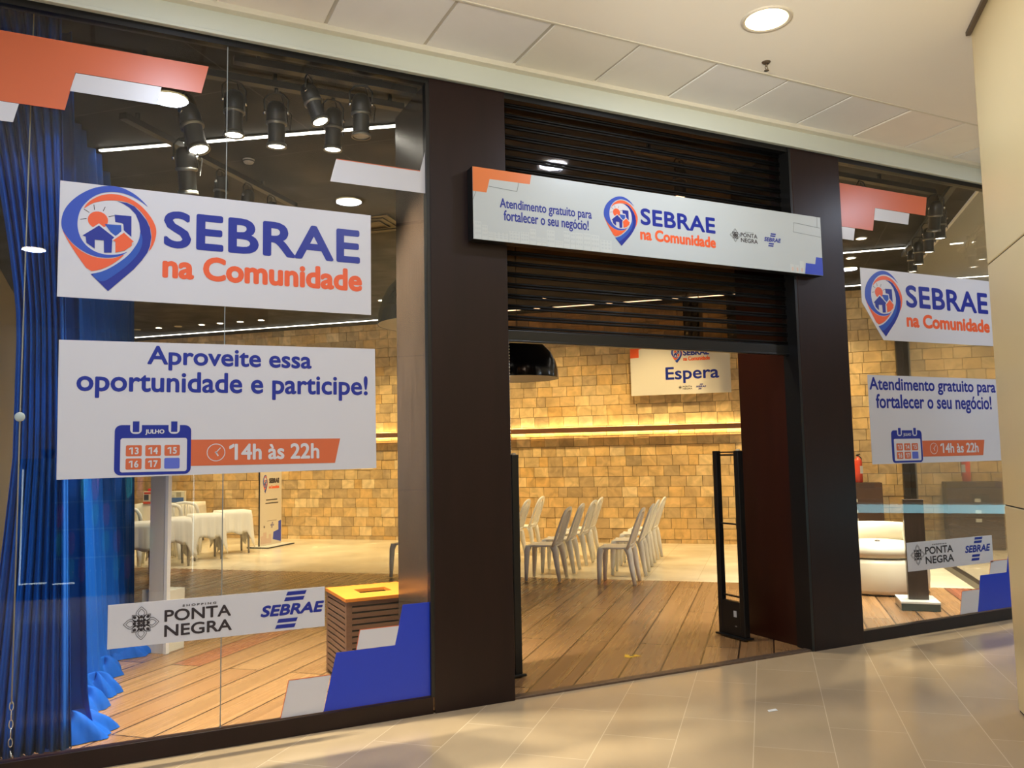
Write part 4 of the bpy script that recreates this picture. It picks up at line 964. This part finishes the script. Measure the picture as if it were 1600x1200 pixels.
spotlight((1.12, .33, Z0), 1.0, -.35, 1.0, 'black spotlight tilted outwards, higher than its neighbours', power=PW*.7)
spotlight((1.345, .60, Z0-.01), .2, .05, 1.08, 'black spotlight with glowing lens, second from the brown pier', power=PW)
spotlight((1.465, .33, Z0), -.3, 0, 1.08, 'black spotlight closest to the brown pier of the left window', power=PW*.7, s=0)
spotlight((.41, .60, 3.90), .9, -.30, 1.2, 'black spotlight tilted down left beside the orange decal', power=PW)
spotlight((.40, .63, 3.62), -.4, .25, 1.1, 'lower black spotlight hanging under the tilted one', power=None, s=0)
tube_ = B(); tube(tube_, [(0, 0, 0), (.0, 0, .62)], .010, 6); o = obj('hanger_rod', tube_, SPB, loc=(.40, .62, 3.50)); tag(o, 'thin black rod carrying the two tilted spotlights', 'rod')
for p_, l in ((2.30, 'nearest'), (2.68, 'middle'), (3.05, 'farthest')): spotlight(W(-1.02, p_, Z0), .8, .1, 1.0, 'dark unlit spotlight above the large emblem poster, %s of three' % l, s=0)
spotlight((7.28, .42, Z0), -.5, .35, 1.1, 'black spotlight aimed with bright lens at top of the right window', power=PW)
spotlight((6.25, .42, Z0), .2, .1, 1.0, 'black spotlight partly behind the orange decal, right window', power=PW)
spotlight((5.75, .42, Z0), .2, .1, 1.0, 'black spotlight nearest the right brown pier', power=PW)
for p_, l in ((5.75, 'front'), (6.37, 'second'), (7.0, 'third'), (7.42, 'farthest')): spotlight(W(5.17, p_, Z0), -.5, .1, 1.0, 'black spotlight on the track beside the side glazing, %s one' % l, power=PW*.6)
spotlight(W(4.55, 10.35, 4.104), PI-A, -.2, 1.1, 'small black spotlight against the block wall in the right window', power=12)
spotlight((4.31, .62, Z0), .2, 0, 1.0, 'single spotlight glinting behind the top of the shutter', power=PW*.4)
# ---- hanging speaker columns behind the shutter
def speaker(w_, p_, label):
    t = thing('speaker_column', label, 'speaker', W(w_, p_, 3.2), -A-.2, 'hanging speaker columns')
    for k in range(5):
        o = obj('speaker_box', bx(-.13, .13, -.12, .12, .17*k, .17*k+.16), BLKG, parent=t, bevel=.008)
        for s in (-.06, .06):
            bm = B(); lathe(bm, [(0, .012), (.02, .006), (.045, .0)], 16)
            for v in bm.verts: v.co = Vector((v.co.x+s, -.121-v.co.z, v.co.y+.08+.17*k))
            obj('driver', bm, mat('driver grey', (.10, .10, .095), .25, metal=.6), parent=o)
    bm = B(); tube(bm, [(-.1, 0, .84), (-.1, 0, .94)], .008, 6); tube(bm, [(.1, 0, .84), (.1, 0, .94)], .008, 6); obj('hanger', bm, BLK, parent=t)
speaker(2.30, 10.05, 'left hanging black speaker column seen through the shutter')
speaker(2.98, 10.15, 'right hanging black speaker column seen through the shutter')

# ================================================================ mall ceiling lamps and sprinkler
def mall_lamp(x, y, label, far=False):
    t = thing('recessed_lamp', label, 'ceiling light', (x, y, 4.16), 0, 'recessed lamps in the mall ceiling')
    bm = B(); lathe(bm, [(.125, -.003), (.138, -.010), (.150, -.008), (.155, .002)], 40); obj('trim_ring', bm, mat('lamp ring', (.60, .55, .45), .4), parent=t)
    bm = B(); lathe(bm, [(0, -.006), (.126, -.004)], 36); obj('lens', bm, emat('mall lamp lens', (1.0, .78, .36), 9), parent=t)
    lamp('mall_lamp_light', 'AREA', (x, y, 4.14), MALLP*(1.6 if far else 1), (.80, .92, 1.16), .25, (x, y, 0))
for i, (x, y, l) in enumerate(((3.535, -1.267, 'bright round recessed lamp in the mall ceiling, upper right'), (.337, -1.317, 'round mall ceiling lamp mirrored beside the orange decal'),
                  (2.131, -3.17, 'round mall ceiling lamp mirrored above the emblem poster'), (3.594, -5.77, 'round mall ceiling lamp mirrored on the left brown pier'),
                  (-.872, -6.45, 'round mall ceiling lamp mirrored on the blue curtain'), (9.56, -3.54, 'round mall ceiling lamp mirrored in the right window'), (-3.2, -1.3, 'round mall ceiling lamp left of the frame'), (7.2, -1.5, 'round mall ceiling lamp behind the beige column'), (-2.2, -3.9, 'round mall ceiling lamp behind the photographer'),
                  (3.48, -12.3, 'far round mall ceiling lamp, tiny in the left window glass'), (-4.5, -8.2, 'added mall ceiling lamp behind the photographer, left'), (.9, -8.3, 'added mall ceiling lamp behind the photographer, middle'), (6.3, -8.2, 'added mall ceiling lamp behind the photographer, right'),  # lamps behind the photographer are added to raise bounce onto the ceiling
                  (W(8.4, 9).x, W(8.4, 9).y, 'added mall ceiling lamp beyond the side glazing, nearer'), (W(8.4, 13.5).x, W(8.4, 13.5).y, 'added mall ceiling lamp beyond the side glazing, farther'),  # this pair is added to brighten the walls past the glazing
                  (11.5, -7.0, 'added mall ceiling lamp far to the right'), (-5.5, -4.8, 'added mall ceiling lamp far to the left'), (5.9, -3.6, 'added mall ceiling lamp over the beige column'))):  # added out of view, for more floor bounce up to the ceiling
    mall_lamp(x, y, l, y < -3.5)
t = thing('sprinkler', 'small dark fire sprinkler on the mall ceiling below the round lamp', 'sprinkler', (3.928, -.841, 4.16))
SPK = mat('aged brass', (.16, .12, .08), .4, metal=.7)
bm = B(); lathe(bm, [(0, -.012), (.022, -.010), (.030, 0)], 20); obj('escutcheon', bm, SPK, parent=t)
bm = B(); tube(bm, [(0, 0, -.01), (0, 0, -.03)], .007, 8); tube(bm, [(-.004, 0, -.03), (-.013, 0, -.042), (0, 0, -.056)], .0025, 5); tube(bm, [(.004, 0, -.03), (.013, 0, -.042), (0, 0, -.056)], .0025, 5); obj('frame', bm, SPK, parent=t)
bm = B(); lathe(bm, [(0, -.056), (.016, -.058), (.017, -.061), (0, -.061)], 14); obj('deflector', bm, SPK, parent=t)

# ================================================================ mall furniture seen as reflections, and added unseen lamps
CY = emat('cyan led band', (.35, .85, 1.0), 5)
t = thing('display_counter', 'glass mall counter with cyan light band, mirrored in the right window', 'counter', W(8.9, 4.9), -A)
obj('body', bx(0, .8, -2.2, 2.0, 0, .68), mat('counter dark', (.05, .035, .03), .4), parent=t)
obj('light_band', bx(-.012, -.002, -2.2, 2.0, .69, .80), CY, parent=t)
obj('worktop', bx(0, .8, -2.2, 2.0, .69, .83), mat('counter pale', (.5, .55, .56), .4), parent=t)
for z in (1.0, 1.2): obj('glass_shelf', bx(0, .5, -2.2, 2.0, z, z+.012), mat('counter pale', (.5, .55, .56), .4), parent=t)
rng = random.Random(4); y = -2.05; GP = 'boxes on the mall counter'
cols = ((.10, .12, .5), (.5, .25, .08), (.6, .55, .5), (.55, .45, .1), (.15, .4, .45))
k = 0
while y < 1.85:
    w_ = rng.uniform(.12, .22); h_ = rng.uniform(.08, .15); P = W(8.9+.18, 4.9+y+w_/2, (1.014, .832)[k % 2])
    c = cols[k % 5]; o = obj('boxed_item', bx(-.08, .08, -w_/2, w_/2, 0, h_), mat('goods %d' % (k % 5), c, .5), loc=P, rotz=-A); tag(o, 'small %s boxed item on the mall counter, mirrored in the right glass' % ('blue', 'brown', 'white', 'yellow', 'teal')[k % 5], 'box', GP)
    y += w_+.10; k += 1
LW = emat('showcase led', (.75, .95, 1.0), 5)
t = thing('sandal_showcase', 'dark lit showcase of hanging sandals, mirrored over the blue curtain', 'showcase', (0, -6.05, 0), .12)
obj('cabinet', bx(-.95, .62, -.62, -.10, 0, 1.62), mat('showcase dark', (.025, .035, .05), .5), parent=t)
bm = B(); box(bm, -.90, -.885, 0, .02, .20, 1.50); box(bm, -.90, -.62, 0, .02, .19, .205); box(bm, -.56, -.33, 0, .02, .17, .185); obj('led_edge', bm, LW, parent=t)
bm = B()
for z in (.45, .78, 1.10, 1.40): box(bm, -.56, .55, -.05, .0, z, z+.012)
obj('hook_rail', bm, mat('rail teal', (.25, .45, .5), .4), parent=t)
def sandal(P, rz, col, label):
    s = thing('sandal', label, 'sandal', P, rz, 'sandals in the mirrored showcase')
    bm = B(); pts = chaikin([(-.035, -.13), (.035, -.13), (.045, .04), (.038, .13), (-.038, .13), (-.045, .04)], 2); prism(bm, pts, 0, .016, axis='y'); obj('sole', bm, mat('sole %s' % col[0], col[1], .5), parent=s)
    bm = B(); tube(bm, [(-.038, 0, -.02), (-.02, .02, .05), (0, .022, .085), (.02, .02, .05), (.038, 0, -.02)], .006, 5); obj('strap', bm, mat('strap pale', (.5, .6, .65), .4), parent=s)
lamp('showcase_fill', 'AREA', (-.15, -5.50, 1.85), 70, (.8, .95, 1.0), .5, (-.15, -6.15, .8))  # area lamp added in front so the mirrored sandals show brighter
sc_ = (('navy', (.03, .08, .25)), ('teal', (.05, .3, .32)), ('plum', (.16, .05, .16)), ('black', (.02, .02, .025)))
for r, z in enumerate((.32, .63, .95, 1.26)):
    for c in range(9): sandal((-.50+c*.12, -6.06+.12*(-.50+c*.12)+.04, z), .12+PI+.5, sc_[(r+c) % 4], '%s sandal in the %s row of the lit showcase mirrored over the curtain' % (sc_[(r+c) % 4][0], ('lowest', 'second lowest', 'second highest', 'highest')[r]))
for i, (x, l) in enumerate(((1.08, 'left'), (2.52, 'right'))):
    o = obj('light_pole', bx(-.008, .008, -.008, .008, 0.02, 1.95), LW, loc=(x, -7.6, 0)); tag(o, 'thin white light pole mirrored in the left window, %s one' % l, 'light')
for i, (x, y, tx, ty, k) in enumerate(((-1.6, -6.9, .2, -2.2, .75), (-.7, -7.2, 2.3, -1.8, .85), (-1.9, -6.2, 4.0, -1.3, .85), (-2.3, -5.6, 5.3, -1.0, .7))):  # uplights added out of view to brighten the mall ceiling
    t = thing('added_uplight', 'added unseen pole lamp aimed at the mall ceiling behind the photographer, %s from the left' % ('first', 'second', 'third', 'fourth')[i], 'lamp', (x, y, 0))
    bm = B(); lathe(bm, [(0, 0), (.15, 0), (.15, .02), (.03, .03), (0, .03)], 24); obj('base', bm, SPB, parent=t)
    bm = B(); tube(bm, [(0, 0, .02), (0, 0, 1.62)], .014, 8); obj('pole', bm, SPB, parent=t)
    bm = B(); lathe(bm, [(0, 1.60), (.05, 1.62), (.085, 1.74), (.082, 1.74), (.045, 1.63), (0, 1.615)], 24); obj('head', bm, SPB, parent=t)
    lamp('added_uplight_beam', 'SPOT', (x, y, 1.76), UPP*k, (1.0, .93, .82), .05, (tx, ty, 4.16), math.radians(30), 1)
